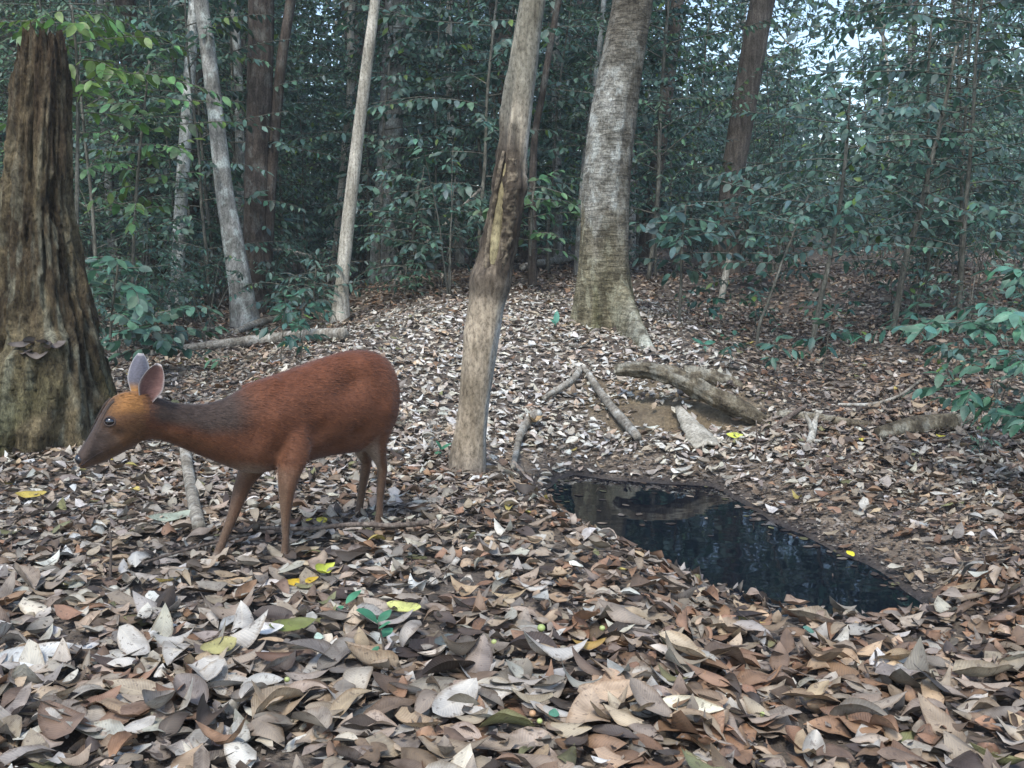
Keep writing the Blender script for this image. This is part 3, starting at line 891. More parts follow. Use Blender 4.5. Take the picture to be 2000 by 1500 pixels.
fk, fko, fkp = simple('forked_dark_tree', 'thick dark brown tree with a second slimmer stem rising from its base', [(500, 612, 62), (500, 540, 50), (500, 420, 48), (503, 300, 46), (508, 150, 48), (510, 0, 48)], M['dark_bark'], top=9, sides=28, noise=.10, seed=5.2, rings=90, crown_spec=(30, (1.6, 1.5, .8), .19, 30, GR))
W = px_path([(514, 590, 34), (518, 480, 32), (526, 380, 26), (536, 260, 22), (550, 120, 20), (568, 0, 19), (590, -160, 16)], fko[1] + .02)
V, Q, T, _ = tube(W[:, :3] - fko, W[:, 3], 16, n=60, noise=.08, seed=7.7); G = Geo(); G.add(V, Q, T); link('second_stem', G.mesh('second_stem'), M['dark_bark'], fk)
simple('pale_slender_tree', 'slender pale bare trunk standing upright between the forked tree and the scarred tree', [(664, 630, 34), (668, 560, 27), (676, 470, 26), (686, 380, 25), (700, 260, 23), (715, 140, 22), (733, 0, 19)], M['pale_bark'], top=6.5, sides=20, noise=.06, nscale=(5, 9), seed=6.2, rings=110)
simple('pale_grey_tree', 'broad pale grey trunk half hidden by bushes', [(748, 520, 48), (752, 420, 46), (760, 300, 45), (768, 150, 46), (776, 0, 46)], M['grey_bark'], top=11, noise=.05, seed=9.2, y=12.0)
simple('brown_furrowed_tree', 'tall brown furrowed trunk leaning over the sapling thicket', [(1420, 420, 46), (1428, 370, 44), (1443, 270, 46), (1463, 150, 46), (1490, 0, 46)], M['brown_bark'], top=10, noise=.06, seed=10.2, y=11.0)
simple('thin_dark_pole_tree', 'thin dark straight sapling trunk leaning behind the scarred tree', [(1040, 520, 15), (1042, 300, 14), (1060, 180, 13), (1085, 30, 12), (1092, -10, 12)], M['dark_bark'], top=7, noise=.05, seed=11.2, y=9.5, sides=10)
simple('thin_grey_pole_tree', 'thin grey pole of a young tree behind the buttressed tree', [(1128, 480, 12), (1140, 330, 11), (1160, 180, 10), (1178, 20, 10)], M['grey_bark'], top=7, noise=.05, seed=12.2, y=11, sides=10)
simple('thin_pale_far_tree', 'thin pale straight trunk deep in the thicket above the dead stump', [(222, 520, 13), (212, 300, 12), (209, 120, 12), (206, 0, 12)], M['pale_bark'], top=9, noise=.05, seed=13.2, y=13, sides=10)
# ================================================================== DEAD STUMP
def make_stump():
    y = 4.35
    prof = [(70, 905, 330), (75, 860, 300), (85, 790, 285), (88, 720, 245), (86, 640, 208), (80, 560, 180), (75, 480, 160), (72, 400, 140), (76, 300, 122), (80, 200, 116), (82, 120, 108), (82, 58, 92)]
    W = px_path(prof, y)
    base = np.array([W[0, 0], W[0, 1], gz(W[0, 0], W[0, 1])])
    W[0, 2] = base[2] - 0.12
    sides, rings = 150, 280
    ztop = W[-1, 2] - base[2]
    L0 = W[0, 2] - base[2]
    W[:, :3] -= base
    def rf(r, LL, TH):
        z = LL + L0
        rid = fbm(np.stack([np.cos(TH) * 5.5, np.sin(TH) * 5.5, z * 1.5], -1), 4, .6)
        big = fbm(np.stack([np.cos(TH) * 1.6 + 5, np.sin(TH) * 1.6, z * 2.0], -1), 3)
        fine = fbm(np.stack([np.cos(TH) * 16, np.sin(TH) * 16, z * 9], -1), 3)
        pits = smooth(.60, .74, fbm(np.stack([np.cos(TH) * 7 + 9, np.sin(TH) * 7, z * 5.0], -1), 3))
        # outer shell broken off at a ledge on the camera side
        da = (TH - LEDGE_A + math.pi) % (2 * math.pi) - math.pi
        zl = 0.40 + 0.09 * (fbm(np.stack([TH * 3, TH * 0, TH * 0 + 2], -1), 3) - .5) + 0.10 * smooth(.2, .9, da)
        shell = (1 - smooth(zl - .02, zl + .03, z)) * (1 - smooth(.95, 1.25, np.abs(da)))
        root = .16 * np.maximum(0, np.cos(TH * 4 + 1.0)) ** 2 * np.exp(-np.clip(z, 0, 5) / .22)
        chunk = np.floor(fbm(np.stack([np.cos(TH) * 4 + 2, np.sin(TH) * 4, z * 3.2], -1), 3) * 9) / 9
        return r * (0.93 + 0.20 * (rid - .5) + 0.28 * (big - .5) + 0.20 * (fine - .5) + 0.36 * (chunk - .5) - 0.16 * pits + (0.26 + .16 * (rid - .5)) * shell + root)
    def cf(V, par):
        z = par[:, 0] + L0; TH = par[:, 1]
        n = fbm(np.stack([np.cos(TH) * 3, np.sin(TH) * 3, z * 2.5], -1), 4)
        n2 = fbm(np.stack([np.cos(TH) * 9, np.sin(TH) * 9, z * 6 + 4], -1), 4)
        c = lerp(np.array([.085, .060, .038]), np.array([.205, .155, .098]), smooth(.38, .62, n)[:, None])
        c = lerp(c, np.array([.085, .052, .035]), smooth(.9, 1.7, z)[:, None] * .6)
        grey = smooth(.52, .66, n2) * (1 - smooth(.5, 1.3, z) * .7)
        c = lerp(c, np.array([.27, .25, .20]), grey[:, None] * .75)
        moss = (1 - smooth(.1, .55, z)) * smooth(.45, .62, fbm(np.stack([np.cos(TH) * 2 + 3, np.sin(TH) * 2, z * 3], -1), 3))
        c = lerp(c, np.array([.12, .115, .055]), moss[:, None] * .6)
        return c * np.array([.98, 1.06, 1.0])
    V, Q, T, par = tube(W[:, :3], W[:, 3], sides, n=rings, rfun=rf, cap=False)
    # jagged broken top: the last rings are pulled up or down by angle
    th = par[:, 1]; zf = smooth(ztop - .22, ztop, V[:, 2])
    jag = .16 * (fbm(np.stack([np.cos(th) * 1.7 + 1, np.sin(th) * 1.7, th * 0], -1), 5, .75) - .5) * 2 - .10 * smooth(.2, .8, np.cos(th))
    V[:, 2] += zf * jag
    C = cf(V, par)
    # rotten hollow inside the top
    last = V[-sides:]
    cen = last.mean(0)
    G = Geo(); G.add(V, Q, C=C)
    for k, (f, dz) in enumerate(((.78, -.03), (.6, -.16), (.3, -.22))):
        ringv = cen + (last - cen) * np.array([f, f, 1 if k == 0 else .3]) + np.array([0, 0, dz])
        prev = last if k == 0 else prevv
        V2 = np.concatenate([prev, ringv]); j = np.arange(sides); j2 = (j + 1) % sides
        G.add(V2, np.stack([j, j2, sides + j2, sides + j], -1), C=np.array([.05, .032, .022])); prevv = ringv
    root = empty('dead_stump', base, 'tall rotten brown tree stump with a jagged broken top', 'stump')
    link('trunk', G.mesh('trunk'), M['stump'], root)
    return root, base
LEDGE_A = R(82)
stump, stump_base = make_stump()

# ================================================================== DEER
from mathutils.bvhtree import BVHTree
deer_base = np.array([*((_at_z(555, 1115, 0)[:2] + _at_z(738, 1052, 0)[:2]) / 2), 0.0])
deer_base[2] = gz(deer_base[0], deer_base[1])
deer = empty('muntjac_deer', deer_base, 'reddish brown muntjac deer walking with its head lowered, two ears raised', 'deer')
body_lat = unit(np.array([0.62, -0.78, 0])); head_lat = unit(np.array([0.50, -0.866, 0]))
# sections: top pixel, bottom pixel, distance, half width, head share of the sideways direction
SEC = [((764, 726), (764, 795), 3.125, .045, 0), ((753, 702), (753, 840), 3.10, .078, 0), ((730, 688), (730, 868), 3.06, .095, 0), ((705, 683), (705, 880), 3.03, .100, 0),
       ((675, 686), (675, 885), 2.99, .102, 0), ((640, 696), (640, 890), 2.95, .104, 0), ((600, 710), (600, 899), 2.91, .104, 0), ((565, 723), (565, 908), 2.87, .100, 0),
       ((528, 735), (528, 918), 2.83, .094, 0), ((498, 746), (494, 924), 2.79, .082, .0), ((464, 765), (456, 916), 2.755, .066, .1), ((430, 781), (420, 902), 2.725, .055, .2),
       ((396, 789), (380, 886), 2.695, .049, .4), ((360, 788), (342, 870), 2.66, .044, .6), ((328, 783), (306, 859), 2.63, .042, .8),
       ((300, 772), (276, 862), 2.605, .044, 1), ((268, 764), (246, 880), 2.58, .049, 1), ((240, 766), (222, 893), 2.56, .049, 1), ((218, 777), (204, 902), 2.545, .042, 1),
       ((200, 803), (192, 907), 2.53, .034, 1), ((184, 833), (178, 911), 2.515, .028, 1), ((170, 857), (168, 915), 2.50, .026, 1), ((160, 872), (161, 917), 2.492, .0235, 1), ((153, 882), (156, 916), 2.486, .0195, 1), ((149, 890), (152, 911), 2.482, .012, 1)]
def loft(sec, ns=28, n=90):
    rows = []
    for (t, b, y, w, hd) in sec:
        T_, B_ = at(*t, y), at(*b, y)
        c = (T_ + B_) / 2; h = (T_ - B_) / 2
        rows.append(np.concatenate([c, h, unit(lerp(body_lat, head_lat, hd)) * w]))
    rows = catmull(np.array(rows), n)
    th = np.linspace(0, 2 * math.pi, ns, endpoint=False)
    V = []
    for r in rows:
        c, h, l = r[:3], r[3:6], r[6:9]
        ct, st = np.cos(th), np.sin(th)
        # fuller low, narrower along the spine
        wd = np.sign(ct) * np.abs(ct) ** .9 * (1 - 0.16 * np.clip(st, 0, 1) ** 2)
        V.append(c[None] + st[:, None] * h[None] + wd[:, None] * l[None])
    V = np.concatenate(V)
    i = np.arange(n - 1)[:, None] * ns; j = np.arange(ns)[None]; j2 = (j + 1) % ns
    Q = np.stack([i + j, i + j2, i + ns + j2, i + ns + j], -1).reshape(-1, 4)
    V = np.concatenate([V, rows[:1, :3], rows[-1:, :3]])
    jj = np.arange(ns); b, t = n * ns, n * ns + 1
    T = np.concatenate([np.stack([np.full(ns, b), (jj + 1) % ns, jj], -1), np.stack([np.full(ns, t), (n - 1) * ns + jj, (n - 1) * ns + (jj + 1) % ns], -1)])
    return V, Q, T, rows
# legs: (u, v, distance, radius px)
LEGS = dict(
    near_fore=[(566, 800, 2.86, 30), (572, 842, 2.825, 42), (574, 880, 2.795, 34), (566, 918, 2.77, 25), (561, 950, 2.757, 19), (559, 982, 2.75, 14), (558, 1010, 2.746, 10.5), (558, 1025, 2.744, 9.5), (558, 1055, 2.742, 8.6), (556, 1082, 2.74, 9.8), (554, 1100, 2.735, 11)],
    far_fore=[(520, 830, 2.86, 30), (512, 870, 2.88, 36), (496, 905, 2.86, 29), (480, 935, 2.835, 20), (468, 965, 2.81, 16), (457, 1000, 2.79, 12.5), (449, 1022, 2.78, 11.5), (437, 1052, 2.77, 10), (427, 1080, 2.76, 11), (419, 1100, 2.75, 12)],
    near_hind=[(712, 745, 3.10, 42), (722, 790, 3.06, 54), (728, 826, 3.04, 42), (732, 862, 3.03, 28), (739, 888, 3.035, 17), (746, 910, 3.05, 11.5), (746, 930, 3.055, 10.5), (743, 965, 3.055, 8.6), (741, 1000, 3.05, 8.2), (739, 1022, 3.045, 9.6), (738, 1040, 3.04, 10)],
    far_hind=[(705, 770, 3.12, 35), (700, 806, 3.15, 44), (700, 845, 3.17, 30), (707, 876, 3.18, 18), (715, 900, 3.20, 11.5), (714, 916, 3.20, 10.5), (708, 952, 3.20, 9), (703, 985, 3.20, 8.5), (700, 1003, 3.195, 9.6), (697, 1014, 3.19, 9.6)])
def blob(u, v, y, rx, ry, rz):
    """ellipsoid; radii along body, sideways and up (metres)"""
    c = at(u, v, y); ns, nr = 18, 12
    th, ph = np.meshgrid(np.linspace(0, 2 * math.pi, ns, endpoint=False), np.linspace(.05, math.pi - .05, nr), indexing='xy')
    ax = np.array([-body_lat[1], body_lat[0], 0])
    P = c + (np.cos(th) * np.sin(ph))[..., None] * ax * rx + (np.sin(th) * np.sin(ph))[..., None] * body_lat * ry + np.cos(ph)[..., None] * np.array([0, 0, 1.0]) * rz
    V = P.reshape(-1, 3)
    i = np.arange(nr - 1)[:, None] * ns; j = np.arange(ns)[None]; j2 = (j + 1) % ns
    Q = np.stack([i + j, i + ns + j, i + ns + j2, i + j2], -1).reshape(-1, 4)
    V = np.concatenate([V, [P[0].mean(0)], [P[-1].mean(0)]]); jj = np.arange(ns); a, b = nr * ns, nr * ns + 1
    T = np.concatenate([np.stack([np.full(ns, a), jj, (jj + 1) % ns], -1), np.stack([np.full(ns, b), (nr - 1) * ns + (jj + 1) % ns, (nr - 1) * ns + jj], -1)])
    return V, Q, T

def build_deer():
    G = Geo()
    V, Q, T, rows = loft(SEC); G.add(V, Q, T)
    chains = {}
    for k, ch in LEGS.items():
        P = np.array([at(u, v, y) for u, v, y, r in ch]); r = np.array([r_ * y / FPX for u, v, y, r_ in ch])
        chains[k] = P
        V, Q, T, _ = tube(P, r, 16, n=46); G.add(V, Q, T)
    G.add(*blob(562, 846, 2.805, .070, .034, .070))     # shoulder muscle
    G.add(*blob(535, 790, 2.800, .050, .030, .075))     # shoulder blade
    G.add(*blob(735, 770, 3.035, .075, .045, .095))     # haunch
    G.add(*blob(645, 815, 2.915, .120, .045, .085))     # rib cage
    G.add(*blob(500, 756, 2.87, .045, .022, .016))      # far shoulder top
    G.add(*blob(258, 835, 2.565, .032, .026, .030))     # cheek
    G.add(*blob(216, 806, 2.532, .020, .010, .008))     # brow ridge
    me = G.mesh('deer_raw')
    tmp = link('tmp', me)
    md = tmp.modifiers.new('r', 'REMESH'); md.mode = 'VOXEL'; md.voxel_size = 0.0048; md.use_smooth_shade = True
    sm = tmp.modifiers.new('s', 'SMOOTH'); sm.factor = 0.5; sm.iterations = 16
    dg = bpy.context.evaluated_depsgraph_get()
    out = bpy.data.meshes.new_from_object(tmp.evaluated_get(dg))
    bpy.data.objects.remove(tmp)
    n = len(out.vertices)
    co = np.zeros(n * 3); out.vertices.foreach_get('co', co); co = co.reshape(-1, 3)
    nr = np.zeros(n * 3); out.vertices.foreach_get('normal', nr); nr = nr.reshape(-1, 3)
    # sculpted hollows and swells (pixel on the near side, radius, depth in metres, inward positive)
    bv0 = BVHTree.FromPolygons([Vector(x) for x in co], [tuple(p_.vertices) for p_ in out.polygons])
    mid = rows[40, :3]
    for (u, v, rad, dep) in ((695, 742, .040, .016), (672, 760, .035, .010), (622, 842, .038, .010), (606, 800, .030, .006), (655, 872, .035, .008), (495, 850, .040, .008), (540, 880, .030, .006), (700, 845, .03, .010),
                             (585, 790, .05, -.005), (715, 715, .035, -.008), (545, 815, .03, -.006), (232, 848, .016, .005), (196, 862, .018, .004), (205, 838, .010, .003), (330, 830, .03, .005), (760, 800, .03, -.004)):
        q, _n, _i, _d = bv0.ray_cast(Vector((0, 0, CAM_H)), Vector(ray(u, v)).normalized())
        if q is None: continue
        q = np.array(q)
        kk = ((rows[:, :3] - q) ** 2).sum(1).argmin(); cc, lv = rows[kk, :3], unit(rows[kk, 6:9])
        for qq in (q, q - 2 * np.dot(q - cc, lv) * lv):
            g_ = np.exp(-((co - qq) ** 2).sum(1) / rad ** 2)
            co = co - nr * (g_ * dep * 1.5)[:, None]
    out.vertices.foreach_set('co', co.astype(np.float32).ravel()); out.update()
    # body parameter: nearest section and height within it
    d2 = ((co[:, None, :] - rows[None, :, :3]) ** 2).sum(-1)
    ki = d2.argmin(1); s = ki / (len(rows) - 1.0) * (len(SEC) - 1) / 23.0                 # 0 rump .. 1 nose
    rr = rows[ki]
    fr = np.sum((co - rr[:, :3]) * rr[:, 3:6], -1) / np.maximum(np.sum(rr[:, 3:6] ** 2, -1), 1e-9)   # -1 belly .. 1 back
    lt = np.sum((co - rr[:, :3]) * rr[:, 6:9], -1) / np.maximum(np.sum(rr[:, 6:9] ** 2, -1), 1e-9)
    nz = fbm(co * 14, 3)
    fine = fbm(co * np.array([90, 90, 60]), 2)
    c = lerp(np.array([.165, .062, .029]), np.array([.205, .078, .036]), nz[:, None])
    c = lerp(c, np.array([.215, .100, .052]), smooth(.1, -.75, fr)[:, None] * .5)                       # paler low on the sides
    c = lerp(c, np.array([.21, .070, .030]), (smooth(.35, .9, fr) * (1 - smooth(.34, .42, s)))[:, None] * .6)
    neck = smooth(.385, .47, s) * (1 - smooth(.63, .69, s))
    c = lerp(c, np.array([.080, .060, .049]), (neck * smooth(-.20, .40, fr + .35 * (nz - .5)))[:, None] * .95)
    c = lerp(c, np.array([.185, .088, .042]), (smooth(.45, .55, s) * smooth(.0, -.5, fr))[:, None] * .6)
    chest = np.exp(-((s - .415) / .035) ** 2) * smooth(-.62, -.95, fr)
    c = lerp(c, np.array([.42, .32, .235]), np.clip(chest, 0, 1)[:, None] * .9)
    head = smooth(.655, .69, s)
    c = lerp(c, np.array([.165, .082, .036]), head[:, None])
    crown_ = head * smooth(.30, .60, fr + .3 * (nz - .5)) * (1 - smooth(.745, .785, s))
    c = lerp(c, np.array([.40, .195, .062]), crown_[:, None])
    muz = smooth(.755, .84, s + .06 * fr)
    c = lerp(c, np.array([.082, .062, .052]), (muz * smooth(-.70, .10, fr))[:, None] * .92)
    c = lerp(c, np.array([.19, .120, .078]), (muz * smooth(-.1, -.8, fr))[:, None] * .75)
    ring_e = np.exp(-(((s - .755) / .022) ** 2 + ((fr + .02) / .16) ** 2))
    c = lerp(c, np.array([.22, .15, .10]), np.clip(np.exp(-(((s - .80) / .02) ** 2 + ((fr + .10) / .12) ** 2)), 0, 1)[:, None] * .5)
    c = lerp(c, np.array([.060, .042, .032]), ring_e[:, None] * .6)
    # dark stripe along each side of the forehead down to the muzzle
    stripe = np.exp(-((np.abs(lt) - .42) / .20) ** 2) * smooth(.35, .6, fr) * smooth(.715, .745, s) * (1 - smooth(.88, .92, s))
    c = lerp(c, np.array([.035, .025, .020]), np.clip(stripe, 0, 1)[:, None] * .9)
    # legs
    for k, P in chains.items():
        Pd = catmull(P, 60)
        dist = np.sqrt(((co[:, None, :] - Pd[None]) ** 2).sum(-1)); j = dist.argmin(1); dm = dist.min(1)
        below = co[:, 2] < (0.27 if 'fore' in k else 0.30)
        on = (dm < .05) & below
        t = j / 59.0
        lc = lerp(np.array([.165, .082, .044]), np.array([.135, .085, .055]), smooth(.35, .8, t)[:, None])
        front = np.sum((co - Pd[j]) * np.array([-.78, -.62, 0]), -1)
        lc = lerp(lc, np.array([.28, .20, .135]), (smooth(.003, .012, front) * smooth(.25, .5, t))[:, None] * .45)
        lc = lerp(lc, np.array([.60, .55, .48]), (smooth(.86, .95, t) * smooth(-.002, .008, front))[:, None] * .6)
        blend = smooth(.05, -.03, co[:, 2] - (0.23 if 'fore' in k else 0.27))
        c = np.where(on[:, None], lerp(c, lc, blend[:, None]), c)
        if 'hind' in k:        # pale inner thigh
            inner = (dm < .06) & (co[:, 2] > .12)
            wht = smooth(.34, .22, co[:, 2]) * smooth(.17, .22, co[:, 2]) * smooth(.004, .018, front)
            c = np.where(inner[:, None], lerp(c, np.array([.50, .42, .34]), (wht * .8)[:, None]), c)
    c = c * (0.82 + 0.36 * fine[:, None]) * np.array([.60, .565, .53])
    ca = out.color_attributes.new('Col', 'FLOAT_COLOR', 'POINT')
    ca.data.foreach_set('color', np.c_[c, np.ones(n)].astype(np.float32).ravel())
    out.transform(__import__('mathutils').Matrix.Translation(-Vector(deer_base)))
    out.materials.clear()
    return out, co, nr, c, s, fr, rows, chains

m, nt, p = nodes_of('deer_coat')
a_ = nn(nt, 'ShaderNodeAttribute', attribute_name='Col')
v = tex_coord(nt, (60, 60, 160))
n1 = nn(nt, 'ShaderNodeTexNoise', Scale=2.4, Detail=4.0, Roughness=0.6); nt.links.new(v, n1.inputs['Vector'])
c = mixc(nt, a_.outputs['Color'], ramp(nt, n1.outputs['Fac'], [(0.3, (0.74, 0.73, 0.72)), (0.7, (1.2, 1.2, 1.22))]), 1.0, 'MULTIPLY')
nt.links.new(c, p.inputs['Base Color'])
p.inputs['Roughness'].default_value = 0.72
p.inputs['Specular IOR Level'].default_value = 0.25
p.inputs['Sheen Weight'].default_value = 0.15
p.inputs['Sheen Roughness'].default_value = 0.4
bump(nt, p, n1.outputs['Fac'], 0.35, 0.004)
M['coat'] = m
M['eye'] = mat_plain('eye_black', (0.006, 0.005, 0.006), 0.05, 0.8)
M['nose'] = mat_plain('wet_nose', (0.012, 0.012, 0.014), 0.28, 0.6)
M['hoof'] = mat_plain('hoof_horn', (0.045, 0.040, 0.042), 0.45, 0.5)

dme, dco, dnr, dcol, ds, dfr, drows, dchains = build_deer()
body = link('body', dme, M['coat'], deer)

# short coat: fine flattened hairs following the lie of the fur
nh = 60000
pi = rng.integers(0, len(dco), nh)
hp, hn, hc = dco[pi], dnr[pi], dcol[pi]
low = hp[:, 2] < 0.24
backw = np.array([0.78, 0.62, -0.35])[None] * np.ones((nh, 1)); backw[low] = [0.1, .1, -1.0]
t = unit(backw - hn * np.sum(backw * hn, -1, keepdims=True) + hn * 0.22 + rng.normal(0, .12, (nh, 3)))
sd = unit(np.cross(t, hn))
hl = rng.uniform(.007, .016, nh)[:, None] * np.where((ds[pi] > .72) | low, .45, 1)[:, None]; hw = 0.0006
hp = hp + rng.normal(0, .0022, (nh, 3)); hp = hp - hn * .001
HV = np.stack([hp - sd * hw, hp + sd * hw, hp + t * hl], 1).reshape(-1, 3) - deer_base
HC = np.repeat(hc * rng.uniform(.5, 1.6, (nh, 1)), 3, 0)
fur = link('fur', make_mesh('fur', HV, tris=np.arange(nh * 3).reshape(-1, 3), col=HC), M['coat'], deer); fur['kind'] = 'stuff'

bvh = BVHTree.FromPolygons([Vector(x) for x in dco], [tuple(p_.vertices) for p_ in dme.polygons])
def hit(u, v):
    d = Vector(ray(u, v)).normalized()
    loc, nrm, _, _ = bvh.ray_cast(Vector((0, 0, CAM_H)), d)
    return np.array(loc), np.array(nrm)
def ellipsoid(c, ax, ns=18, nr=12):
    th, ph = np.meshgrid(np.linspace(0, 2 * math.pi, ns, endpoint=False), np.linspace(.02, math.pi - .02, nr), indexing='xy')
    P = c + (np.cos(th) * np.sin(ph))[..., None] * ax[0] + (np.sin(th) * np.sin(ph))[..., None] * ax[1] + np.cos(ph)[..., None] * ax[2]
    i = np.arange(nr - 1)[:, None] * ns; j = np.arange(ns)[None]; j2 = (j + 1) % ns
    return P.reshape(-1, 3), np.stack([i + j, i + ns + j, i + ns + j2, i + j2], -1).reshape(-1, 4)
ep, en = hit(214, 823)
k_head = 17 / 24.0
hr = drows[int(k_head * (len(drows) - 1))]
hlat = unit(hr[6:9])
for side in (0, 1):
    q = ep - en * 0.0052
    if side: q = q - 2 * np.dot(q - hr[:3], hlat) * hlat
    nrm_ = en if not side else en - 2 * np.dot(en, hlat) * hlat
    fw = unit(np.cross(nrm_, [0, 0, 1.0])); upv = np.cross(fw, nrm_)
    V, Q = ellipsoid(q - deer_base, [fw * .0125, nrm_ * .0095, upv * .0105])
    eye = link('eye', make_mesh('eye', V, Q), M['eye'], deer)
    # eyelid rim
    th = np.linspace(0, 2 * math.pi, 22)
    ring = (q + nrm_ * .0040)[None] + np.cos(th)[:, None] * fw * .0132 + np.sin(th)[:, None] * upv * .0112
    V, Q, T, _ = tube(ring - deer_base, np.full(22, .0022), 6)
    G = Geo(); G.add(V, Q, T, C=np.array([.05, .035, .028])); link('eyelid', G.mesh('eyelid'), M['coat'], eye)
npt = at(155.5, 898, 2.484)
hf = unit(np.array([-.80, -.45, -.40]))
V, Q = ellipsoid(npt - deer_base, [hf * .0105, head_lat * .0155, unit(np.cross(hf, head_lat)) * .0135])
nose = link('nose', make_mesh('nose', V, Q), M['nose'], deer)
# dark line running from the brow down each side of the snout
for side in (0, 1):
    mp = []
    for u, v in ((222, 779), (214, 786), (206, 799), (198, 815), (190, 833), (182, 850)):
        q, qn = hit(u + 1, v + 5)
        q = q - qn * .0008
        if side: q = q - 2 * np.dot(q - hr[:3], hlat) * hlat
        mp.append(q)
    V, Q, T, _ = tube(np.array(mp) - deer_base, np.array([.0034, .0040, .0030, .0022, .0016, .0008]), 8, n=20, noise=.2, nscale=(6, 90)); G = Geo(); G.add(V, Q, T, C=np.array([.042, .030, .022])); link('face_stripe', G.mesh('face_stripe'), M['coat'], deer)
# mouth line
mp = []
for u, v in ((158, 909), (168, 902), (180, 893), (192, 886), (202, 881)):
    h_ = hit(u, v)
    if h_[0] is not None: mp.append(h_[0] + h_[1] * .0003)
V, Q, T, _ = tube(np.array(mp) - deer_base, np.linspace(.0022, .001, len(mp)), 6, n=14); G = Geo(); G.add(V, Q, T, C=np.array([.03, .02, .017])); link('mouth', G.mesh('mouth'), M['coat'], deer)

def make_ear(base_px, tip_px, yb, yt, n_open, halfw_px, cup, inner, outer):
    B, T_ = at(*base_px, yb), at(*tip_px, yt)
    ax = T_ - B; n_o = unit(n_open); n_o = unit(n_o - unit(ax) * np.dot(n_o, unit(ax))); sd_ = unit(np.cross(ax, n_o))
    w = halfw_px * yb / FPX
    nt_, ns_ = 16, 13
    V, C = [], []
    for layer in (0, 1):
        for i in range(nt_):
            t = i / (nt_ - 1)
            wt = w * (math.sin(math.pi * min(1, (t * .76 + .24) if t < 1 else .985)) ** .48) * (0.62 + .38 * smooth(0, .45, t))
            for j in range(ns_):
                s_ = -1 + 2 * j / (ns_ - 1)
                pnt = B + ax * t + sd_ * s_ * wt - n_o * (cup * wt * (1 - abs(s_) ** 2.2)) + n_o * cup * wt * .4
                if layer: pnt = pnt - n_o * .0045 * (1 - .6 * abs(s_) ** 4)
                V.append(pnt)
                rim = max(smooth(.80, .97, abs(s_)), smooth(.92, 1.0, t))
                cc = np.array(outer if layer else inner) * (0.85 + .3 * rng.random())
                if layer: cc = lerp(np.array([.36, .18, .055]), cc, smooth(.12, .34, t))
                else: cc = lerp(cc, cc * np.array([.5, .42, .4]), smooth(.45, .05, t))
                C.append(lerp(cc, np.array([.50, .46, .42]), rim * .8))
    V = np.array(V) - deer_base
    m_ = nt_ * ns_
    i = (np.arange(nt_ - 1)[:, None] * ns_ + np.arange(ns_ - 1)[None]).ravel()
    q1 = np.stack([i, i + 1, i + ns_ + 1, i + ns_], -1)
    Q = [q1, q1[:, ::-1] + m_]
    e = []
    bd = [j for j in range(ns_ - 1, -1, -1)] + [k * ns_ for k in range(1, nt_)] + [(nt_ - 1) * ns_ + j for j in range(1, ns_)] + [k * ns_ + ns_ - 1 for k in range(nt_ - 2, 0, -1)]
    for a, b in zip(bd, bd[1:] + bd[:1]): e.append((a, b, b + m_, a + m_))
    Q.append(np.array(e))
    return make_mesh('ear', V, np.concatenate(Q), col=np.array(C))
link('ear', make_ear((284, 785), (310, 712), 2.575, 2.565, (0.35, -0.93, 0.08), 24, .60, (.17, .092, .078), (.10, .085, .08)), M['coat'], deer)
link('ear', make_ear((267, 772), (275, 690), 2.625, 2.635, (-.10, 0.98, 0.1), 22, .55, (.17, .092, .078), (.115, .112, .13)), M['coat'], deer)

# hooves: two pointed toes per foot
for k, P in dchains.items():
    tipf = P[-1]; gzv = gz(tipf[0], tipf[1])
    for sg in (-1, 1):
        fwd_ = np.array([-.78, -.62, 0])
        ns, rows_ = 10, []
        c0 = tipf + body_lat * sg * .0085
        V = []
        for t, rx, rz_ in ((0, .0125, 0.0), (.5, .0125, -.5), (1, .0135, -1)):
            cc = np.array([c0[0], c0[1], lerp(c0[2], gzv + .010, t)]) + fwd_ * (.016 * t)
            for a in np.linspace(0, 2 * math.pi, ns, endpoint=False):
                f_ = max(0, math.cos(a)) ** 3 * .012 * t
                V.append(cc + fwd_ * (math.cos(a) * rx * 1.15 + f_) + body_lat * math.sin(a) * .0085)
        V = np.array(V + [list(np.mean(V[-ns:], 0))]) - deer_base
        i = np.arange(2)[:, None] * ns; j = np.arange(ns)[None]; j2 = (j + 1) % ns
        Q = np.stack([i + j, i + ns + j, i + ns + j2, i + j2], -1).reshape(-1, 4)
        T = np.stack([np.full(ns, 3 * ns), 2 * ns + np.arange(ns), 2 * ns + (np.arange(ns) + 1) % ns], -1)[:, ::-1]
        link('hoof', make_mesh('hoof', V, Q, T), M['hoof'], deer)
# ================================================================== LOGS, STICKS
def stick(name, label, cat, px, rad_px, mat, ys=None, lift=0.0, sides=12, noise=.15, nscale=(6, 4), n=40, group=None, ground=True, seed=1.0):
    """a stick lying along photo pixels; on the ground unless distances ys are given"""
    P = []
    for k, (u, v) in enumerate(px):
        if ys is None:
            q = on_ground(u, v); q[2] += lift if np.isscalar(lift) else lift[k]
        else: q = at(u, v, ys[k])
        P.append(q)
    P = np.array(P)
    r = np.array(rad_px) * P[:, 1] / FPX * .5
    if ys is None: P[:, 2] += r * .55
    base = P[0].copy()
    V, Q, T, _ = tube(P - base, r, sides, n=n, noise=noise, nscale=nscale, seed=seed)
    G = Geo(); G.add(V, Q, T)
    o = link(name, G.mesh(name), mat, None); o.location = base
    return tag(o, label, cat, group)
stick('fallen_branch', 'straight grey lichened branch on the litter under the deer chest', 'branch', [(362, 895), (368, 940), (376, 990), (390, 1058)], (22, 23, 24, 27), M['log'], noise=.10, seed=2, lift=.032)
